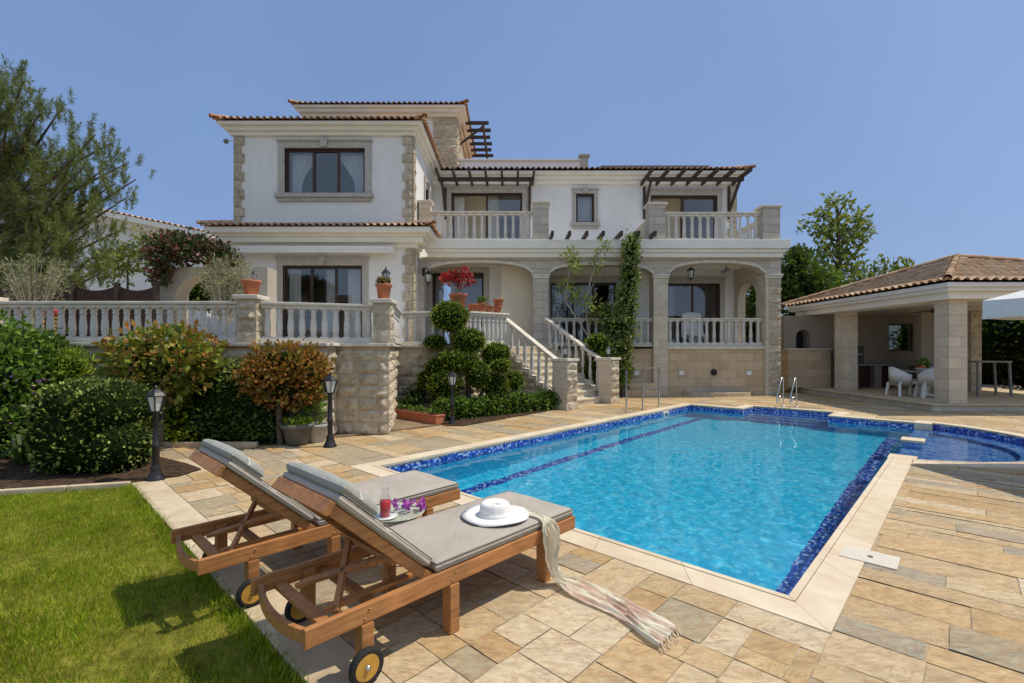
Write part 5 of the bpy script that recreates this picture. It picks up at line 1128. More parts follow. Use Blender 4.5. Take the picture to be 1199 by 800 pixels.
# steel rails by the pool
g1, g2 = gnd(920, 476), gnd(933, 475)
hr = empty('pool_handrail', g1, 'bent stainless steel handrail at the far pool steps', 'handrail')
for g_ in (ap(11.75, 2.62), ap(11.75, 2.95)):
    d = EA*-1; m = MB(); P = []
    A = Vector((g_.x, g_.y, 0)); q = lambda s, z: (A.x+EA.x*s, A.y+EA.y*s, z)
    m.tube([q(0, 0), q(0, .70), q(-.03, .80), q(-.10, .84), q(-.18, .80), q(-.62, .34), q(-.66, .24), q(-.62, .14), q(-.54, .12), q(-.47, .18), q(-.45, .28), q(-.02, .29)], .016, 8); m.build('rail', 'steel', hr)
    m = MB(); m.lathe([(.05, 0), (.05, .012), (.025, .02)], (A.x, A.y, .003), 12); m.build('flange', 'steel', hr)
def steel_post(u, vb, h): g_ = gnd(u, vb); return g_, h
gA, gB, gC = gnd(734, 483), gnd(753, 480), gnd(772, 476)
o = empty('metal_post', gA, 'single thin grey metal post at the pool edge beside the stairs', 'post'); m = MB(); m.lathe([(.05, 0), (.05, .01), (.022, .012), (.022, 1.06), (.03, 1.07), (.0, 1.10)], gA, 10); m.build('post', 'greysteel', o)
o = empty('metal_railing', gB, 'short grey metal railing of two posts at the pool edge', 'railing')
for g_ in (gB, gC): m = MB(); m.lathe([(.05, 0), (.05, .01), (.022, .012), (.022, 1.10)], g_, 10); m.build('post', 'greysteel', o)
m = MB(); m.bar((gB.x, gB.y, 1.1), (gC.x, gC.y, 1.1), .045, .03); m.bar((gB.x, gB.y, .55), (gC.x, gC.y, .55), .03, .02); m.build('rail', 'greysteel', o)
ls = MB(); g_ = gnd(745, 462); ls.box(3.85, 5.0, 16.2, 16.94, 0, .24); ls.box(4.05, 4.98, 16.45, 16.94, .241, .45); o = ls.build('low_planter_wall', 'tan_stone', bevel=.01); tag(o, 'low stepped stone planter wall under the ivy', 'planter')
# hammock chair in the right arch
hc = empty('wicker_armchair', (6.95, 18.1, FL), 'pale wicker armchair with high fan back behind the right arch balustrade', 'chair')
m = MB(); x, y = 6.95, 18.1; m.hexa([(x-.35, y-.3), (x+.35, y-.3), (x+.3, y+.3), (x-.3, y+.3)], FL+.36, FL+.44); m.build('seat', 'wicker', hc, bevel=.02)
n = 10; v = []; f = []
for j in range(7):
    t = j/6
    for i in range(n+1):
        s = -1+2*i/n; hw_ = .42+.02*t-.10*t*t; v.append((x+s*hw_, y+.28-.12*s*s+.15*t, FL+.3+1.02*t-.06*s*s*t))
f = [(j*(n+1)+i, j*(n+1)+i+1, (j+1)*(n+1)+i+1, (j+1)*(n+1)+i) for j in range(6) for i in range(n)]
m = MB(); m.add(v, f, True); b_ = m.build('backrest', 'wicker', hc); sm_ = b_.modifiers.new('thickness', 'SOLIDIFY'); sm_.thickness = .03
for sx in (-1, 1):
    for sy in (-1, 1): m = MB(); m.bar((x+sx*.30, y+sy*.25, FL), (x+sx*.28, y+sy*.25, FL+.37), .05, .05); m.build('leg', 'wicker', hc)
# ------------------------------------------------------------------ sun loungers and what lies on them
def cushion(mb, L_, W_, T_, nx=30, ny=14, r=.035, puff=.012, seed=0, tuft=()):
    """soft slab in x 0..L, y -W/2..W/2, z 0..T with rounded edges"""
    def prof(x, y, top):
        e = min(x, L_-x, W_/2-abs(y)); k = 1-max(0, 1-e/r)**2 if e < r else 1; k = math.sqrt(max(k, 0))
        p = puff*math.sin(math.pi*min(max(x/L_, 0), 1))**.5*math.cos(math.pi*y/W_*.9) if 0 < x < L_ else 0
        w = .006*noise.noise(Vector((x*4+seed, y*5, seed)))+.003*noise.noise(Vector((x*13+y*6, y*9-x*4, seed+4)))
        for tx in tuft: p -= .022*math.exp(-((x-tx)/.018)**2)
        mid = T_*.5; return mid+(T_*.5+p+w)*k if top else mid-(T_*.5)*k
    xs_ = sorted({0, .004, .012, .022, L_-.022, L_-.012, L_-.004, L_, *[L_*i/nx for i in range(1, nx)]}); ys_ = sorted({-W_/2, -W_/2+.004, -W_/2+.012, -W_/2+.022, W_/2-.022, W_/2-.012, W_/2-.004, W_/2, *[-W_/2+W_*i/ny for i in range(1, ny)]})
    for top in (True, False):
        vs = [(x, y, prof(x, y, top)) for y in ys_ for x in xs_]; n = len(xs_)
        fs = [(j*n+i, j*n+i+1, (j+1)*n+i+1, (j+1)*n+i) if top else (j*n+i, (j+1)*n+i, (j+1)*n+i+1, j*n+i+1) for j in range(len(ys_)-1) for i in range(n-1)]
        mb.add(vs, fs, True)
    return mb
def xf(mb, mat):
    mb.v = [tuple(mat @ Vector(v)) for v in mb.v]; return mb
BA = R(42.5)                                            # how far the backrest is raised
M['brass'] = plain('brass bolt', (.45, .30, .12), .35, metal=1.0, var=.05, bmp=0)
def lounger(a_mid, p_mid, label, W_=.70, dz=0):
    c = ap(a_mid, p_mid); o = empty('sun_lounger', c, label, 'sun lounger', 'teak loungers beside the pool', PANG)
    zr0, zr1 = .275, .365; Lh = 1.0; rw = .032
    for s in (-1, 1):
        m = MB(); y0, y1 = (W_/2-rw, W_/2) if s > 0 else (-W_/2, -W_/2+rw); m.box(-Lh, Lh, y0, y1, zr0, zr1); m.build('side_rail', 'teak', o, local=True, bevel=.005)
        for x, wheel in ((-.70, True), (-.16, False), (.66, False)):
            m = MB(); a, b = (W_/2-rw-.03, W_/2-rw-.001) if s > 0 else (-W_/2+rw+.001, -W_/2+rw+.03); m.box(x-.033, x+.033, a, b, .07 if wheel else 0, zr1-.03); m.box(x-.033, x+.033, *((W_/2-rw-.0005, W_/2+.012) if s > 0 else (-W_/2-.012, -W_/2+rw+.0005)), .07 if wheel else 0, zr0-.001); lg = m.build('leg', 'teak', o, local=True, bevel=.004)
            if wheel:
                y = s*(W_/2+.03); m = MB(); m.lathe([(.062, -.014), (.083, -.018), (.088, -.008), (.088, .008), (.083, .018), (.062, .014)], (x-.02, y, .088), 28, axis='y', caps=False); w_ = m.build('wheel', 'rubber', o, local=True)
                m = MB(); m.lathe([(.0, -.013), (.064, -.013), (.064, .013), (0, .013)], (x-.02, y, .088), 28, axis='y', smooth=False); m.build('rim', 'teakdisc', w_, local=True); m = MB(); m.lathe([(0, -.026), (.012, -.024), (.012, .024), (0, .026)], (x-.02, y, .088), 10, axis='y'); m.build('hub', 'steel', w_, local=True)
    for s in (-1, 1):
        for x in (-.70, -.16, .66):
            for dz_ in (-.02, .02):
                m = MB(); m.lathe([(0, -.004), (.006, -.003), (.006, .003), (0, .004)], (x+dz_*.6, s*(W_/2+.002) if dz_ > 0 else s*(W_/2+.002), .32+dz_), 8, axis='y'); m.build('bolt', 'brass', o, local=True)
    # cross pieces
    m = MB(); m.box(Lh-.032, Lh-.0005, -W_/2+rw+.001, W_/2-rw-.001, zr0+.004, zr1-.002); m.build('end_rail', 'teak', o, local=True, bevel=.005)
    n = 14; m = MB(); v = []
    for i in range(n+1):
        t = -1+2*i/n; y = t*(W_/2-rw-.001); bow = .045*(1-t*t); 
        for x, z in ((-Lh+.0-bow, zr0+.0), (-Lh-bow, zr1-.03), (-Lh+.025-bow, zr1-.03), (-Lh+.025-bow, zr0)): v.append((x+.03, y, z-.02*(1-t*t)))
    f = []
    for i in range(n):
        for k in range(4): f.append((i*4+k, (i+1)*4+k, (i+1)*4+(k+1) % 4, i*4+(k+1) % 4))
    m.add(v, f+[(3, 2, 1, 0), (n*4, n*4+1, n*4+2, n*4+3)]); m.build('head_rail', 'teak', o, local=True)
    for x in (-.86, -.60, -.22):
        m = MB(); m.box(x-.03, x+.03, -W_/2+rw+.001, W_/2-rw-.001, zr0+.006, zr0+.034); m.build('cross_bar', 'teak', o, local=True, bevel=.004)
    for y in (-.17, .17): m = MB(); m.box(-.83, -.225, y-.02, y+.02, zr0+.036, zr0+.058); m.build('slide_rail', 'teak', o, local=True, bevel=.003)
    # seat deck
    for i in range(9):
        x = -.27+i*.139; m = MB(); m.box(x, x+.108, -W_/2+rw+.002, W_/2-rw-.002, zr1-.026, zr1-.004); m.build('seat_slat', 'teak', o, local=True)
    # backrest frame hinged at x=-.18
    HX, HZ = -.315, .318
    B = Matrix.Translation((HX, 0, HZ)) @ Matrix.Rotation(math.pi, 4, 'Z') @ Matrix.Rotation(-BA, 4, 'Y')
    LB = .765
    for s in (-1, 1): m = MB(); y = s*(W_/2-rw-.022); m.box(0, LB, y-.018, y+.018, 0, .055); xf(m, B).build('backrest_rail', 'teak', o, local=True, bevel=.004)
    m = MB(); m.box(LB+.0005, LB+.03, -W_/2+.03, W_/2-.03, -.01, .06); xf(m, B).build('backrest_top', 'teak', o, local=True, bevel=.004)
    for i in range(6): x = .07+i*.117; m = MB(); m.box(x, x+.085, -W_/2+rw+.045, W_/2-rw-.045, .03, .052); xf(m, B).build('backrest_slat', 'teak', o, local=True)
    for y in (-.21, .21):
        top = B @ Vector((.25, y, 0)); m = MB(); m.bar((-.79, y, zr0+.036), tuple(top), .025, .035, (0, 1, 0)); m.build('prop', 'teak', o, local=True, bevel=.003)
    top = B @ Vector((.25, 0, -.002)); m = MB(); m.bar((top.x, -.28, top.z), (top.x, .28, top.z), .03, .03); m.build('prop_bar', 'teak', o, local=True)
    # cushions
    cu = MB(); cushion(cu, 1.27, W_-.03, .062); cu = xf(cu, Matrix.Translation((-.275, 0, zr1-.002))).build('seat_cushion', 'cushion', o, local=True)
    P = []
    cu2 = MB(); cushion(cu2, LB-.06, W_-.03, .052, tuft=(.36,)); BC = B @ Matrix.Translation((.075, 0, .057)); cu2 = xf(cu2, BC).build('back_cushion', 'cushion', o, local=True)
    for mat_, L2, own in ((Matrix.Translation((-.275, 0, zr1-.002)), 1.27, cu), (BC, LB-.06, cu2)):
        pp = MB(); y = W_/2-.017
        for z in (.052, .012): pp.tube([tuple(mat_ @ Vector(q)) for q in ((.006, -y, z), (L2-.006, -y, z), (L2-.006, y, z), (.006, y, z), (.006, -y, z))], .0035, 5)
        pp.build('piping', 'piping_dark', own, local=True)
    pl = MB(); cushion(pl, .25, W_-.03, .060, r=.04, puff=.024, seed=5, tuft=(.125,)); PL = B @ Matrix.Translation((LB-.215, 0, .104)); po = xf(pl, PL).build('pillow', 'pillow', o, local=True)
    y = (W_-.02)/2
    for x in (.006, .125, .244):
        pp = MB(); pp.tube([tuple(PL @ Vector((x, t, .030+(.040 if x == .125 else 0)*math.sqrt(max(0, 1-(t/y)**4))))) for t in [-y+2*y*i/14 for i in range(15)]], .005, 5); pp.build('piping', 'piping', po, local=True)
    return o
lounger(-1.58, 1.62, 'teak sun lounger carrying the white straw hat, nearest the camera')
lounger(-1.72, 2.77, 'teak sun lounger on the far side of the drinks tray, without a hat')

# the side table with tray between them
tc = ap(-1.54, 2.185); zt_ = .40
o = empty('side_table', tc, 'small low side table between the two loungers', 'table')
m = MB(); m.lathe([(.16, .375), (.165, .385), (.165, .395), (.16, zt_)], tc, 28); m.build('tabletop', 'whiteplastic', o)
for i in range(3): t = i*2.094+.5; m = MB(); m.tube([(tc.x+.12*math.cos(t), tc.y+.12*math.sin(t), .375), (tc.x+.15*math.cos(t), tc.y+.15*math.sin(t), 0)], .013, 8); m.build('leg', 'whiteplastic', o)
M['trayglass'] = plain('pale green glazed tray', (.50, .52, .42), .15, var=.08, bmp=0)
ty_ = MB(); ty_.lathe([(.17, .002), (.205, .012), (.215, .022), (.21, .024), (.17, .010), (0, .010)], (tc.x, tc.y, zt_), 36); o = ty_.build('serving_tray', 'trayglass'); tag(o, 'round pale green serving tray between the loungers', 'tray')
q = tc-EP.to_3d()*0.03-EA.to_3d()*.10; cz = zt_+.0125
pl_ = MB(); pl_.lathe([(.03, 0), (.085, .007), (.09, .011), (.03, .004), (0, .004)], (q.x, q.y, cz), 28); pl_ = pl_.build('saucer', 'whiteplastic'); tag(pl_, 'white saucer under the carafe of red juice', 'saucer')
o = empty('carafe', (q.x, q.y, cz+.005), 'glass carafe half filled with red juice on the tray', 'carafe')
m = MB(); m.lathe([(0, .005), (.040, .005), (.041, .012), (.041, .125), (.030, .150), (.023, .170), (.026, .200), (.031, .210), (.029, .210), (.021, .172), (.028, .150), (.038, .124), (.038, .010), (0, .009)], (q.x, q.y, cz), 28); m.build('glass', 'clear', o)
M['juice'] = plain('red juice', (.60, .006, .02), .08, var=.02, bmp=0); m = MB(); m.lathe([(0, .010), (.037, .010), (.037, .118), (0, .118)], (q.x, q.y, cz), 28); m.build('juice', 'juice', o)
q2 = tc-EP.to_3d()*.06-EA.to_3d()*.0; gl = MB(); gl.lathe([(0, 0), (.034, 0), (.042, .05), (.040, .055), (.037, .052), (.030, .006), (0, .005)], (q2.x, q2.y, cz), 24); gl = gl.build('glass_bowl', 'clear'); tag(gl, 'small clear glass bowl between carafe and orchids', 'glass')
q3 = tc-EP.to_3d()*.05+EA.to_3d()*.10; o = empty('orchid_sprig', (q3.x, q3.y, cz), 'purple orchid blossoms lying on the tray', 'flowers')
m = MB(); m.tube([(q3.x-.12, q3.y-.03, cz+.01), (q3.x, q3.y, cz+.035), (q3.x+.12, q3.y+.03, cz+.02)], .004, 6); m.build('stem', 'lf_bush', o)
Vs = []; Fs = []; off = 0
for i in range(9):
    cc = np.array([q3.x+random.uniform(-.10, .10), q3.y+random.uniform(-.05, .05), cz+random.uniform(.02, .075)]); ax = np.random.normal(size=3)+np.array([-.3, -.8, .6]); ax /= np.linalg.norm(ax); e1 = np.cross(ax, [0, 0, 1]); e1 /= np.linalg.norm(e1); e2 = np.cross(ax, e1)
    D = np.array([e1*math.cos(t)+e2*math.sin(t)+ax*.25 for t in np.linspace(0, 2*math.pi, 5, endpoint=False)]); V, Fc = leaf_quads(np.repeat(cc[None], 5, 0), D, .044, .75, .1, .08); Vs.append(V); Fs.append(Fc+off); off += len(V)
fast_mesh('blossom', np.concatenate(Vs), np.concatenate(Fs), 'lf_orchid', o)

# hat
hcn = ap(-1.13, 1.56); hz = .430
o = empty('sun_hat', (hcn.x, hcn.y, hz), 'white wide brimmed straw hat on the lounger cushion', 'hat')
n = 48; m = MB(); v = []; f = []
prof = [(.236, .008), (.239, .012), (.19, .018), (.14, .015), (.118, .017), (.112, .024), (.108, .05), (.104, .082), (.098, .097), (.088, .105), (.07, .106), (.045, .098), (.0, .094)]
for j, (r_, z_) in enumerate(prof):
    for i in range(n):
        t = 2*math.pi*i/n; wv = .012*math.sin(2*t+.6)*(r_/.235)**3 if r_ > .12 else 0; dent = -.014*math.exp(-(r_/.07)**2)*(.6+.4*math.cos(2*t)) if r_ < .1 else 0
        v.append((hcn.x+r_*math.cos(t)*1.0, hcn.y+r_*math.sin(t)*.97, hz+z_+abs(wv)+dent))
f = [(j*n+i, j*n+(i+1) % n, (j+1)*n+(i+1) % n, (j+1)*n+i) for j in range(len(prof)-1) for i in range(n)]
m.add(v, f, True); hb = m.build('hat', 'straw', o); sm_ = hb.modifiers.new('thickness', 'SOLIDIFY'); sm_.thickness = .004
m = MB(); m.lathe([(.1125, .020), (.1135, .022), (.1105, .042), (.1075, .043)], (hcn.x, hcn.y, hz), 48); m.build('hat_band', 'canvas', o)

# scarf: from under the hat over the rail, down to the stones and along them
sc = [(-.93, 1.60, .436), (-.93, 1.42, .436), (-.93, 1.31, .436), (-.93, 1.26, .415), (-.93, 1.235, .35), (-.93, 1.225, .25), (-.93, 1.215, .13), (-.91, 1.18, .05), (-.89, 1.12, .022), (-.88, 1.00, .012), (-.885, .82, .012), (-.91, .64, .012), (-.945, .48, .012), (-.97, .35, .012)]
ctr = [ap(*q) for q in sc]
def cr(P, t):
    n = len(P)-1; x = t*n; i = min(int(x), n-1); u = x-i; p0, p1, p2, p3 = P[max(i-1, 0)], P[i], P[i+1], P[min(i+2, n)]
    return 0.5*((2*p1)+(p2-p0)*u+(2*p0-5*p1+4*p2-p3)*u*u+(3*p1-p0-3*p2+p3)*u**3)
nt_, ns = 120, 36; v = []; uv = []
for i in range(nt_+1):
    t = i/nt_; c = cr(ctr, t); k = .052+.022*min(1, max(0, (t-.15)/.3))+.05*max(0, (t-.58)/.42)*(1-.45*max(0, (t-.85)/.15))
    ln = max(0, min(1, (t-.5)/.15))
    for j in range(ns+1):
        s = -1+2*j/ns; wob = .018*math.sin(t*19+s*2.0)+.02*noise.noise(Vector((t*6, s, 3)))
        fold = .013*math.sin(s*11+t*5)+.008*math.sin(s*23-t*9)+.006*noise.noise(Vector((t*25, s*4, 1)))
        d = EA*(s*k+wob); q = Vector((c.x+d.x, c.y+d.y, c.z))
        if ln < 1: q += Vector((-EP.x, -EP.y, 0))*abs(fold)*1.6*(1-ln)*(1 if t > .22 else .2)+Vector((0, 0, abs(fold)*.5))
        q.z += ln*(abs(fold)*1.5); q.z = max(q.z, .007+.004*abs(math.sin(s*9))); v.append(tuple(q)); uv.append((t, j/ns*.35))
m = MB(); m.add(v, [(i*(ns+1)+j, i*(ns+1)+j+1, (i+1)*(ns+1)+j+1, (i+1)*(ns+1)+j) for i in range(nt_) for j in range(ns)], True); m.uv = uv
o = m.build('scarf', 'scarf'); tag(o, 'fringed cream and coral scarf trailing from the lounger onto the stones', 'scarf')
m = MB()
for j in range(0, ns+1, 2): a = Vector(v[nt_*(ns+1)+j]); b = a+Vector((-EP.x*.02+random.uniform(-.012, .012), -EP.y*.05+random.uniform(-.012, .012), -.002)); m.bar(a, (b.x, b.y, .008), .004, .003)
m.build('fringe', 'scarf', o)
# ------------------------------------------------------------------ planting
def ell(u, v, Y, ru, rv, ry=None): c = at(u, v, Y); return (c.x, c.y, c.z, ru/F*Y, (ry if ry is not None else ru/F*Y), rv/F*Y)
def shrub(name, cat, label, ells, n, size, mat, stem=None, group=None, **kw):
    c = ells[0]; bx = sum(e[0] for e in ells)/len(ells); by = sum(e[1] for e in ells)/len(ells)
    o = empty(name, (bx, by, 0), label, cat, group)
    foliage(ells, n, size, mat, o, kw.pop('part', 'foliage'), **kw)
    if stem:
        m = MB()
        for pts, rad in stem: m.tube(pts, rad, 8)
        m.build('stem', 'bark', o)
    return o
# left edge
shrub('leafy_bush', 'bush', 'big green bush with small purple flowers at the left edge', [ell(2, 455, 7.4, 48, 66, .8), ell(30, 440, 7.7, 32, 48, .6), ell(-30, 420, 7.6, 45, 60, .7), ell(12, 500, 7.2, 40, 36, .6)], 9000, .085, 'lf_bush')
foliage([ell(48, 440, 7.1, 8, 40, .1), ell(20, 480, 6.6, 30, 40, .1)], 45, .045, 'lf_purple', [c for c in S.objects if c.get('label', '').startswith('big green bush')][0], 'blossoms', core=False)
shrub('round_hedge', 'hedge', 'clipped round hedge bush at the edge of the lawn', [ell(112, 506, 6.45, 58, 54, .62), ell(90, 478, 6.45, 36, 31, .5), ell(136, 478, 6.4, 35, 31, .5), ell(112, 474, 6.5, 52, 29, .6), ell(82, 520, 6.4, 30, 34, .45), ell(142, 520, 6.35, 30, 34, .45)], 12500, .052, 'lf_hedge', shell=.86, rough=.07, corer=.84, stem=[([at(110, 575, 6.3), at(112, 520, 6.4)], [.05, .04]), ([at(122, 572, 6.25), at(130, 520, 6.3)], [.035, .03])])
shrub('bronze_tipped_tree', 'small tree', 'small tree with bronze tipped leaves behind the first lamp post', [ell(193, 413, 7.9, 52, 28, .7), ell(162, 428, 7.85, 29, 27, .5), ell(222, 425, 7.95, 26, 31, .5), ell(196, 440, 7.9, 44, 27, .6)], 3300, .11, 'lf_photinia', part='crown', shell=.55, core=True, corer=.62, rough=.3, stem=[([at(189, 563, 7.55), at(190, 500, 7.7), at(193, 440, 7.9)], [.035, .03, .022]), ([at(191, 480, 7.75), at(160, 430, 7.85)], [.02, .01]), ([at(191, 475, 7.75), at(228, 425, 7.95)], [.02, .01])])
bt_ = [c for c in S.objects if c.name == 'bronze_tipped_tree'][0]
foliage([ell(195, 405, 7.9, 56, 24, .72), ell(230, 412, 7.9, 24, 24, .45), ell(158, 418, 7.8, 26, 20, .4)], 420, .11, 'lf_orange', bt_, 'young_leaves', core=False, shell=.9, rough=.3)
shrub('yellow_green_shrub', 'shrub', 'yellow green shrub under the bronze tipped tree', [ell(212, 492, 8.15, 24, 32, .35), ell(226, 512, 8.1, 18, 18, .3)], 1500, .075, 'lf_lime', shell=.55)
shrub('yellow_green_conifer', 'shrub', 'bright yellow green feathery shrub below the long balustrade', [ell(84, 430, 8.1, 22, 22, .35), ell(70, 440, 8.1, 16, 18, .3)], 1500, .08, 'lf_lime', shell=.4, up=1.2, aspect=.25)
shrub('dark_shrub', 'shrub', 'dark green shrub between the big left bush and balustrade', [ell(48, 415, 8.2, 28, 26, .35), ell(60, 440, 8.2, 26, 24, .3)], 1400, .09, 'lf_dark')
shrub('dark_hedge', 'hedge', 'dark green hedge along the kerb between the two small trees', [ell(262, 478, 8.25, 46, 44, .35), ell(300, 485, 8.25, 34, 40, .35), ell(250, 500, 8.2, 42, 24, .33), ell(310, 505, 8.2, 26, 20, .3), ell(155, 500, 8.25, 50, 24, .33)], 6000, .075, 'lf_dark')
shrub('green_shrub', 'shrub', 'soft green shrub top left of the orange leaved tree', [ell(268, 436, 8.3, 30, 14, .25)], 700, .07, 'lf_hedge', shell=.4, rough=.3)
shrub('orange_leaved_tree', 'small tree', 'small tree with orange bronze leaves beside the second lamp post', [ell(335, 427, 8.15, 46, 26, .42), ell(308, 442, 8.1, 26, 26, .38), ell(362, 440, 8.2, 24, 28, .38), ell(335, 455, 8.15, 42, 24, .4)], 4200, .085, 'lf_orange', part='crown', shell=.6, corer=.66, stem=[([at(329, 523, 8.0), at(327, 480, 8.1), at(333, 430, 8.15)], [.055, .05, .03])])
shrub('spiky_plant', 'plant', 'spiky grey green plant with long arching leaves left of the hedge', [ell(30, 525, 6.6, 2, 2, .02)], 30, .02, 'lf_grey', core=False)
sp = [c for c in S.objects if c.name == 'spiky_plant'][0]
m = MB()
for i in range(34):
    b = Vector((sp.location.x+random.uniform(-.08, .08), sp.location.y+random.uniform(-.08, .08), .03)); a = random.uniform(0, 6.28); l = random.uniform(.35, .75); e = random.uniform(.25, 1.1)
    p1 = b+Vector((math.cos(a)*l*.5*math.cos(e), math.sin(a)*l*.5*math.cos(e), l*.5*math.sin(e)+.1)); p2 = b+Vector((math.cos(a)*l, math.sin(a)*l, l*math.sin(e)*.55+.02)); s = Vector((-math.sin(a), math.cos(a), 0))*.022
    m.add([b-s, b+s, p1+s, p1-s, p2], [(0, 1, 2, 3), (3, 2, 4)])
m.build('leaf', 'lf_dark', sp)
# topiary
balls = [(527, 371, 22, 18), (510, 401, 13, 8), (549, 399, 20, 14), (536, 422, 26, 13), (581, 416, 17, 15), (511, 431, 12, 11), (522, 450, 21, 16), (560, 439, 15, 17), (581, 452, 16, 15), (601, 446, 13, 12), (587, 429, 13, 8), (500, 445, 10, 12)]
Yt = [11.9, 12.0, 11.9, 11.7, 12.2, 11.6, 11.4, 11.6, 12.0, 12.4, 11.8, 11.6]
E = [ell(u, v, y, ru, rv) for (u, v, ru, rv), y in zip(balls, Yt)]
tb = at(551, 475, 11.85); tb.z = 0
shrub('cloud_topiary', 'topiary', 'cloud pruned topiary tree with many clipped green balls', E, 15000, .05, 'lf_topiary', part='crown', shell=.84, rough=.08, corer=.80, stem=[([tb, at(548, 440, 11.8), at(540, 410, 11.9), at(528, 380, 11.9)], [.07, .06, .045, .03]), ([tb, at(570, 450, 12), at(581, 425, 12.2)], [.05, .04, .02]), ([tb, at(530, 460, 11.5), at(512, 435, 11.6)], [.05, .03, .02]), ([at(538, 405, 11.9), at(511, 402, 12)], [.03, .02])])
hl = []
for i in range(11):
    t = i/10; q = Vector((-1.55, 10.75)).lerp(Vector((.98, 12.75)), t); hl.append((q.x, q.y+.1, .20+.05*math.sin(i*2.1), .30, .30, .28))
shrub('low_hedge', 'hedge', 'low green hedge along the bed under the topiary', hl, 7500, .06, 'lf_bush', shell=.75, rough=.2)
shrub('dark_flowering_shrub', 'shrub', 'loose dark shrub behind the terracotta planter box', [ell(490, 462, 11.5, 22, 12, .3), ell(478, 474, 11.3, 14, 9, .25)], 700, .07, 'lf_dark', shell=.4, rough=.35)
# climber column, slender tree, little bush by the stairs
iv = [ell(740, 292, 16.2, 9, 20, .25), ell(738, 325, 16.2, 11, 26, .28), ell(734, 355, 16.2, 13, 24, .3), ell(727, 385, 16.2, 19, 26, .35), ell(720, 412, 16.1, 16, 22, .35), ell(732, 415, 16.1, 8, 30, .25), ell(731, 440, 16.1, 8, 12, .25), ell(712, 372, 16.2, 9, 18, .25)]
shrub('ivy_column', 'climber', 'tall column of variegated ivy climbing beside the stairs', iv, 5200, .12, 'lf_ivy', shell=.6, rough=.3, stem=[([Vector((3.75, 16.2, 0)), at(733, 400, 16.2), at(741, 285, 16.2)], [.06, .05, .03])])
o = empty('slender_tree', (2.3, 15.9, 0), 'slender bare stemmed tree with sparse leaf tufts beside the ivy', 'small tree')
m = MB(); B0 = Vector((2.75, 16.0, 0)); m.tube([B0, at(690, 400, 16), at(686, 350, 15.9), at(700, 300, 15.9), at(710, 285, 15.9)], [.05, .045, .035, .02, .01]); m.tube([at(688, 392, 16), at(662, 352, 15.9), at(668, 310, 15.9)], [.035, .025, .012]); m.tube([at(666, 358, 15.9), at(685, 340, 15.8)], [.02, .01]); m.tube([at(686, 350, 15.9), at(697, 330, 15.9)], [.02, .01]); m.build('trunk', 'palebark', o)
foliage([ell(668, 300, 15.9, 9, 12), ell(675, 312, 15.9, 8, 8), ell(709, 288, 15.9, 8, 8), ell(700, 310, 15.9, 7, 14), ell(662, 335, 15.9, 9, 9), ell(690, 356, 15.8, 12, 9), ell(682, 345, 15.9, 7, 7), ell(672, 348, 15.9, 8, 6), ell(697, 370, 15.9, 8, 12)], 750, .15, 'lf_poplar', o, 'leaves', core=False, shell=.2, aspect=.35)
shrub('yellow_bush', 'bush', 'small round yellow green bush behind the stair balustrade', [ell(700, 403, 15.2, 14, 12), ell(694, 430, 15.3, 14, 20)], 1300, .07, 'lf_topiary', shell=.8, rough=.1)
shrub('stair_side_shrub', 'shrub', 'dark leafy shrub between the stairs and the ivy', [ell(715, 435, 15.6, 18, 22), ell(690, 445, 15.5, 16, 18)], 1200, .09, 'lf_dark')
# pale shrubs on the terrace
def pale(u, v, Y, w_, h_, label, base):
    o = empty('grey_shrub', (at(u, v, Y).x, Y, TZ), label, 'shrub'); c = at(u, v, Y); b = Vector((c.x, Y, base)); m = MB(); m.tube([b, Vector((c.x+.02, Y, base+.35))], [.05, .04], 6); P = []
    for i in range(46):
        a = random.uniform(0, 6.28); r_ = random.uniform(.5, 1); tip = Vector((c.x+math.cos(a)*w_*r_, Y+math.sin(a)*w_*.8*r_, c.z-h_*.3+h_*1.15*random.uniform(.0, 1)*(1.15-.5*r_))); md = b.lerp(tip, .5)+Vector((0, 0, .12)); m.tube([b+Vector((0, 0, .3)), md, tip], [.022, .012, .004], 5); P.append(tip); P.append(md.lerp(tip, .5))
    m.build('branch', 'palebark', o); foliage([(*p, .15, .15, .12) for p in P], 3000, .075, 'lf_grey', o, 'leaves', core=False, aspect=.2, shell=.1, up=.5); return o
pale(40, 325, 10.6, .62, .62, 'pale grey feathery shrub behind the balustrade at the left edge', TZ); pale(264, 325, 10.4, .52, .60, 'pale grey feathery shrub beside the left terrace pillar', TZ)
# pine
pine = empty('pine_tree', (-14.6, 13.2, 0), 'tall bushy pine tree at the left with upright needle shoots', 'pine tree')
tr_ = Vector((-14.7, 13.2, 0)); top = Vector((-14.5, 13.2, 8.6)); m = MB(); m.tube([tr_, tr_.lerp(top, .4)+Vector((.15, 0, 0)), tr_.lerp(top, .75), top], [.24, .18, .10, .03], 10)
tips = [(8, 92), (28, 95), (14, 120), (45, 135), (70, 130), (35, 160), (60, 180), (82, 185), (100, 195), (112, 158), (130, 168), (120, 200), (152, 190), (160, 210), (148, 232), (135, 215), (118, 245), (140, 270), (98, 250), (75, 220), (40, 205), (15, 180), (5, 230), (55, 250), (85, 280), (110, 300), (60, 305), (30, 285), (-15, 120), (-30, 180), (-40, 240), (125, 315), (95, 325), (-20, 100), (0, 150), (0, 290), (-30, 300), (20, 255), (90, 235), (105, 270), (65, 275), (30, 235), (70, 330), (150, 300), (5, 330)]
shoots = []
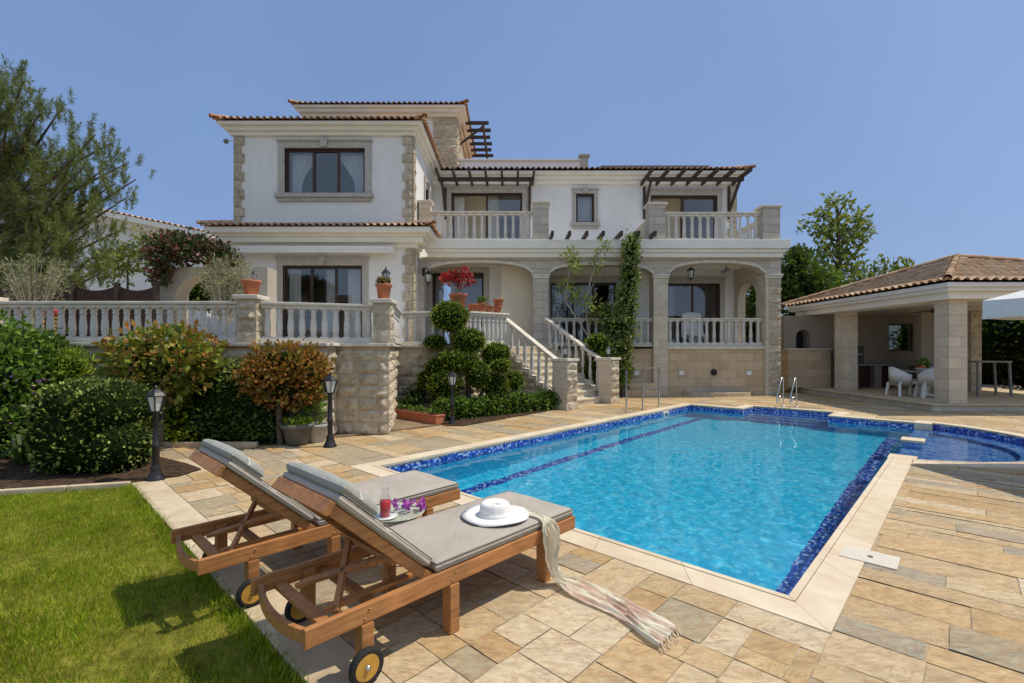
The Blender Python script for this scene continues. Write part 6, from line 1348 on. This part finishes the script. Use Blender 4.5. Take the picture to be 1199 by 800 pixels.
for u, v in tips:
    Yb = 13.2+random.uniform(-1.6, 1.3); tip = at(u, v, Yb); hz0 = max(2.2, tip.z-random.uniform(.6, 1.8)); st0 = tr_.lerp(top, min(.97, hz0/8.6)); md = st0.lerp(tip, .62)+Vector((0, 0, -.42)); m.tube([st0, md, tip], [.06, .04, .014], 6)
    for k in range(34):
        t = random.uniform(.30, 1.0); base = (st0.lerp(md, t*2) if t < .5 else md.lerp(tip, t*2-1))+Vector((random.gauss(0, .23), random.gauss(0, .27), random.gauss(0, .17)))
        shoots.append((base, Vector((random.gauss(0, .22)+.1, random.gauss(0, .22), 1.0)), random.uniform(.25, .55)))
m.build('trunk', 'bark', pine)
P = []; D = []
for b, d, l in shoots:
    d = d.normalized(); n_ = int(70*l/.35)
    for k in range(n_):
        s = random.random(); P.append(tuple(b+d*l*s)); q = d*random.uniform(.5, 1.3)+Vector((random.gauss(0, .6), random.gauss(0, .6), random.gauss(0, .4))); D.append(tuple(q))
V, Fc = leaf_quads(np.array(P), np.array(D), .125, .10, .3); fast_mesh('needles', V, Fc, 'lf_pine', pine)
# bougainvillea over a stone arch
ga = empty('garden_arch', (-7.6, 12.5, TZ), 'grey stucco garden arch under the bougainvillea', 'arch')
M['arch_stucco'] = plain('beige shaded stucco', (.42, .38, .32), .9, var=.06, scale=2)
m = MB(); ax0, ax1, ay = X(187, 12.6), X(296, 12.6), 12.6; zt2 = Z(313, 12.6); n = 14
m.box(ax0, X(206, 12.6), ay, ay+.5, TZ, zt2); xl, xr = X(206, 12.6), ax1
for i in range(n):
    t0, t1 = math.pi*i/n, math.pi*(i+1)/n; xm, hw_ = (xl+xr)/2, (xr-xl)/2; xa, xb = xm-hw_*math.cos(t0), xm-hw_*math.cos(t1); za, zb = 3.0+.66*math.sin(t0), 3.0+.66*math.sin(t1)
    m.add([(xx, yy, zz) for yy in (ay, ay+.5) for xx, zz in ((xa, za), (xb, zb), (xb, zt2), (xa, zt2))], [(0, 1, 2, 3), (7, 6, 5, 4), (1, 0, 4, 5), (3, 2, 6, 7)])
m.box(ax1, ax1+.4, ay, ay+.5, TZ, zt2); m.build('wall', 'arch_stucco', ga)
shrub('bougainvillea', 'climber', 'dark bougainvillea with crimson bracts spilling over the garden arch', [ell(222, 290, 12.5, 36, 16, .7), ell(196, 296, 12.4, 22, 20, .6), ell(250, 298, 12.5, 24, 14, .6), ell(186, 318, 12.3, 12, 20, .3), ell(262, 318, 12.9, 20, 16, .4)], 4200, .11, 'lf_bougain', shell=.35, rough=.4, corer=.8)
shrub('olive_shrub', 'shrub', 'loose olive green shrub in front of the neighbouring house', [ell(150, 306, 13.0, 34, 18, .5), ell(128, 318, 13.0, 24, 16, .5), ell(172, 285, 13.2, 18, 16, .4)], 1500, .10, 'lf_poplar', core=False, shell=.2, rough=.4, stem=[([Vector((at(150, 306, 13).x, 13, TZ)), at(150, 306, 13)], [.04, .02])])
shrub('arch_shrub', 'shrub', 'dark bushy shrub seen through the garden arch', [ell(236, 345, 14.0, 26, 18, .5), ell(262, 340, 14.2, 22, 26, .5)], 1500, .12, 'lf_dark')
# screen fence with scalloped top
sf = empty('fabric_screen_fence', (-11.5, 12.0, TZ), 'dark brown screen fence with scalloped top edge on the terrace', 'fence')
M['screen'] = plain('dark brown screen cloth', (.045, .026, .022), .9, var=.15); yS = 12.0
posts = [X(u, yS) for u in (-60, -20, 20, 86, 138, 184)]
for a, b in zip(posts, posts[1:]):
    n = 16; v = []; f = []; zt3 = Z(334, yS)
    for i in range(n+1):
        t = i/n; x = a+(b-a)*t; v += [(x, yS, TZ+.02), (x, yS, zt3-.22*4*t*(1-t)*.62)]
    f = [(2*i, 2*i+2, 2*i+3, 2*i+1) for i in range(n)]; m = MB(); m.add(v, f); q = m.build('panel', 'screen', sf); q.modifiers.new('thickness', 'SOLIDIFY').thickness = .02
for x in posts: m = MB(); m.box(x-.05, x+.05, yS-.06, yS+.04, TZ, Z(334, yS)+.06); m.build('post', 'wood_dark', sf)
# slatted toy chair in red and yellow
tcx, tcy = X(55, 11.0), 11.0; o = empty('slatted_chair', (tcx, tcy, TZ), 'red and yellow slatted chair behind the long balustrade', 'chair')
M['yellow'] = plain('yellow paint', (.62, .38, .07), .6, var=.1); M['red'] = plain('red paint', (.42, .03, .04), .6, var=.1)
for s in (-.17, .17):
    m = MB()
    for i in range(6): m.box(tcx+s-.10, tcx+s+.10, tcy, tcy+.03, TZ+.15+i*.09, TZ+.21+i*.09)
    m.build('slats', 'yellow', o); m = MB(); m.lathe([(.09, 0), (.11, .05), (.09, .12), (0, .14)], (tcx+s, tcy+.015, TZ+.70), 12); m.build('top_pad', 'red', o)
m = MB(); m.box(tcx-.27, tcx+.27, tcy+.03, tcy+.06, TZ, TZ+.12); m.box(tcx-.27, tcx+.27, tcy+.03, tcy+.45, TZ+.121, TZ+.16); m.build('seat', 'yellow', o)
# neighbour's house
nb = empty('neighbour_house', (-20, 24, 0), 'white neighbouring house with sloping tiled eave behind the pine', 'house')
YN = 22.0; xr_ = X(243, YN); xl_ = X(-120, YN)
m = MB(); walls(m, xl_, xr_, 0, Z(270, YN), YN, YN+.3, [(X(143, YN), X(153, YN), Z(300, YN), Z(270, YN)-.2), (X(186, YN), X(199, YN), Z(302, YN), Z(277, YN))]); m.box(xl_, xr_, YN+.3, YN+8, 0, Z(270, YN)); m.build('wall', 'stucco', nb)
for (a, b, c_, d_) in ((X(143, YN), X(153, YN), Z(300, YN), Z(270, YN)-.2), (X(186, YN), X(199, YN), Z(302, YN), Z(277, YN))):
    m = MB(); m.box(a, b, YN+.1, YN+.16, c_, d_); w_ = m.build('window', 'frame', nb); m = MB(); m.add([(a+.06, YN+.095, c_+.06), (b-.06, YN+.095, c_+.06), (b-.06, YN+.095, d_-.06), (a+.06, YN+.095, d_-.06)], [(0, 1, 2, 3)]); m.build('pane', 'glass', w_)
r = MB(); r.rnd = []; A = at(150, 252, YN-.6); B_ = at(246, 272, YN-.6); U = (B_-A); U0 = U.normalized(); A2 = A-U0*7
roof_plane(r, A2, U0, (B_-A2).length, (0, .995, .10), 6.5, pitch=.26); r.build('roof', 'tiles_red', nb, rnd=True)
m = MB(); A3 = A2+Vector((0, .15, -.16)); B3 = B_+Vector((0, .15, -.16)); m.bar(A3, B3, .5, .22); m.bar(A3+Vector((0, .3, -.24)), B3+Vector((0, .3, -.24)), .4, .26); m.build('eave', 'cornice', nb)
gb = MB(); gb.add([(A2.x, YN-.005, A2.z-.5), (B_.x-.02, YN-.005, B_.z-.5), (B_.x-.02, YN-.005, Z(271, YN)-.6), (A2.x, YN-.005, Z(271, YN)-.6)], [(3, 2, 1, 0)]); gb.build('gable', 'stucco', nb)
# trees behind on the right
def tree(name, label, base, trunk_top, ells, n, size, mat, group=None, tr=.16, **kw):
    o = empty(name, base, label, 'tree', group); m = MB(); b = Vector(base); t = Vector(trunk_top); m.tube([b, b.lerp(t, .5)+Vector((.08, 0, 0)), t], [tr, tr*.7, tr*.25], 8)
    for e in ells:
        c = Vector(e[:3]); s0 = b.lerp(t, min(1, max(.3, (c.z-b.z-.8)/max(.1, t.z-b.z)))); m.tube([s0, s0.lerp(c, .5)+Vector((0, 0, .15)), c, c+(c-s0)*.25], [tr*.35, tr*.2, tr*.12, .01], 6)
    m.build('trunk', 'bark', o); foliage(ells, n, size, mat, o, 'crown', **kw); return o
YP = 24.0
tree('poplar_tree', 'tall airy yellow green tree behind the pavilion roof', (X(980, YP), YP, 0), at(982, 245, YP), [ell(975, 235, YP, 10, 9), ell(990, 238, YP, 9, 9), ell(960, 252, YP, 14, 9), ell(978, 262, YP, 18, 12), ell(1000, 255, YP, 14, 12), ell(945, 265, YP, 9, 8), ell(965, 275, YP, 18, 10), ell(995, 278, YP, 20, 12), ell(1015, 262, YP, 8, 9), ell(970, 296, YP, 22, 14), ell(992, 300, YP, 18, 14), ell(1008, 285, YP, 10, 8), ell(955, 305, YP, 14, 12), ell(1018, 272, YP, 7, 6), ell(985, 318, YP, 24, 12)], 1700, .24, 'lf_poplar', core=False, shell=.05, rough=.6, tr=.16)
tree('dark_evergreen_tree', 'dark bushy evergreen tree beside the right end of the house', (12.8, 21.0, 0), (12.8, 21.0, 4.6), [ell(930, 320, 20.8, 20, 28), ell(950, 335, 20.8, 22, 24), ell(918, 345, 20.6, 18, 26), ell(890, 345, 21, 20, 30), ell(885, 380, 21, 24, 30), ell(935, 300, 21, 12, 12)], 4800, .19, 'lf_dark', shell=.55, corer=.7)
tree('broadleaf_tree', 'mid green tree between the evergreen and the airy tree', (14.2, 22.5, 0), (14.2, 22.5, 4.3), [ell(955, 330, 22, 22, 20), ell(972, 335, 22, 18, 14), ell(945, 318, 22, 12, 12)], 1800, .22, 'lf_bush', shell=.4, corer=.7)
for i, (u, v, r_) in enumerate(((1012, 312, 8), (1024, 316, 8), (1036, 308, 7), (1050, 312, 7), (1062, 310, 6), (1000, 322, 9))):
    YC = 30.0; b = (X(u, YC), YC, 0); h = Z(v-12, YC)
    tree('cypress_tree', 'slim yellow green conifer top beyond the pavilion roof', b, (b[0], YC, h-.3), [(b[0], YC, h*.45, r_/F*YC*1.5, .7, h*.45), (b[0], YC, h*.82, r_/F*YC*.75, .4, h*.17)], 800, .24, 'lf_poplar', 'conifers beyond the pavilion roof', core=False, shell=.3, up=1.5)
shrub('tall_hedge', 'hedge', 'tall dark hedge behind the bar table and pavilion', [(16.6+i*1.25, 19.3+.3*math.sin(i*2), 1.7, .95, .7, 1.9) for i in range(7)]+[(19.6, 13+i*1.3, 1.7, .8, .95, 1.9) for i in range(6)], 9000, .17, 'lf_dark', shell=.7)
shrub('tall_hedge', 'hedge', 'dark hedge closing the garden behind the barbecue', [(9.9+i*1.2, 22.6, 1.9, 1.0, .7, 2.0) for i in range(8)], 3000, .2, 'lf_dark', shell=.7)
# ------------------------------------------------------------------ light, sky, camera
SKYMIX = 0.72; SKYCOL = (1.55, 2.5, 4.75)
SUN_EL, SUN_AZ = R(61.5), R(9)        # the sun stands right of the house and a little behind its front
sd = Vector((math.cos(SUN_EL)*math.cos(SUN_AZ), math.cos(SUN_EL)*math.sin(SUN_AZ), math.sin(SUN_EL)))
sl_ = bpy.data.lights.new('sun', 'SUN'); sl_.energy = 3.8; sl_.angle = R(0.53); sl_.color = (1.0, 0.90, 0.75)
so_ = link(bpy.data.objects.new('sun', sl_)); so_.rotation_euler = sd.to_track_quat('Z', 'Y').to_euler(); so_.location = sd*60
sl_.cycles.is_caustics_light = True
w = bpy.data.worlds.new('World'); S.world = w; w.use_nodes = True; nt = w.node_tree; bg = nt.nodes['Background']
sky = nt.nodes.new('ShaderNodeTexSky'); sky.sky_type = 'NISHITA'; sky.sun_disc = False; sky.sun_elevation = SUN_EL; sky.sun_rotation = math.pi/2-SUN_AZ
sky.air_density = 1.0; sky.dust_density = 1.6; sky.ozone_density = 2.2; sky.altitude = 50
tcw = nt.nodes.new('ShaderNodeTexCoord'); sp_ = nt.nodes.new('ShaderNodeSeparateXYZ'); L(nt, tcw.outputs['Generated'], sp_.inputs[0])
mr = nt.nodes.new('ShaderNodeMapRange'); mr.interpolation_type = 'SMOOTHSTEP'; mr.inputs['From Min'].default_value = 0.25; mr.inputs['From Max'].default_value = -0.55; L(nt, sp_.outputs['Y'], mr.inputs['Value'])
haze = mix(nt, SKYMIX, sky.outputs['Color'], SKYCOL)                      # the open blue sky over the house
bright = mix(nt, 0.8, sky.outputs['Color'], (3.6, 4.6, 6.2))              # unseen sky behind the viewer, brightened as added fill for the facade
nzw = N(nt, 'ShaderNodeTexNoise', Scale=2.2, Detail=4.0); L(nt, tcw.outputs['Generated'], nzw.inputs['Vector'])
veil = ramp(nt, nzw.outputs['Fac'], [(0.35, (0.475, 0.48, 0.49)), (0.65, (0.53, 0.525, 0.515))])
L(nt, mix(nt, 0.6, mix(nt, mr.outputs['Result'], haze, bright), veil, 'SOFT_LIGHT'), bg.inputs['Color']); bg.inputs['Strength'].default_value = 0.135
cam = bpy.data.cameras.new('camera'); cam.sensor_fit = 'HORIZONTAL'; cam.sensor_width = 36; cam.lens = F/1199*36; cam.shift_y = 10/1199; cam.clip_end = 2000; cam.clip_start = 0.05
co = link(bpy.data.objects.new('camera', cam)); co.location = (0, 0, CAMZ); co.rotation_euler = (R(90), 0, 0); S.camera = co
S.render.engine = 'CYCLES'; S.view_settings.view_transform = 'Standard'; S.view_settings.look = 'None'; S.view_settings.exposure = 0; S.view_settings.gamma = 1
S.cycles.use_denoising = True; S.cycles.max_bounces = 10; S.cycles.diffuse_bounces = 4; S.cycles.transparent_max_bounces = 12; S.cycles.transmission_bounces = 8
S.cycles.sample_clamp_indirect = 8; S.cycles.caustics_reflective = False
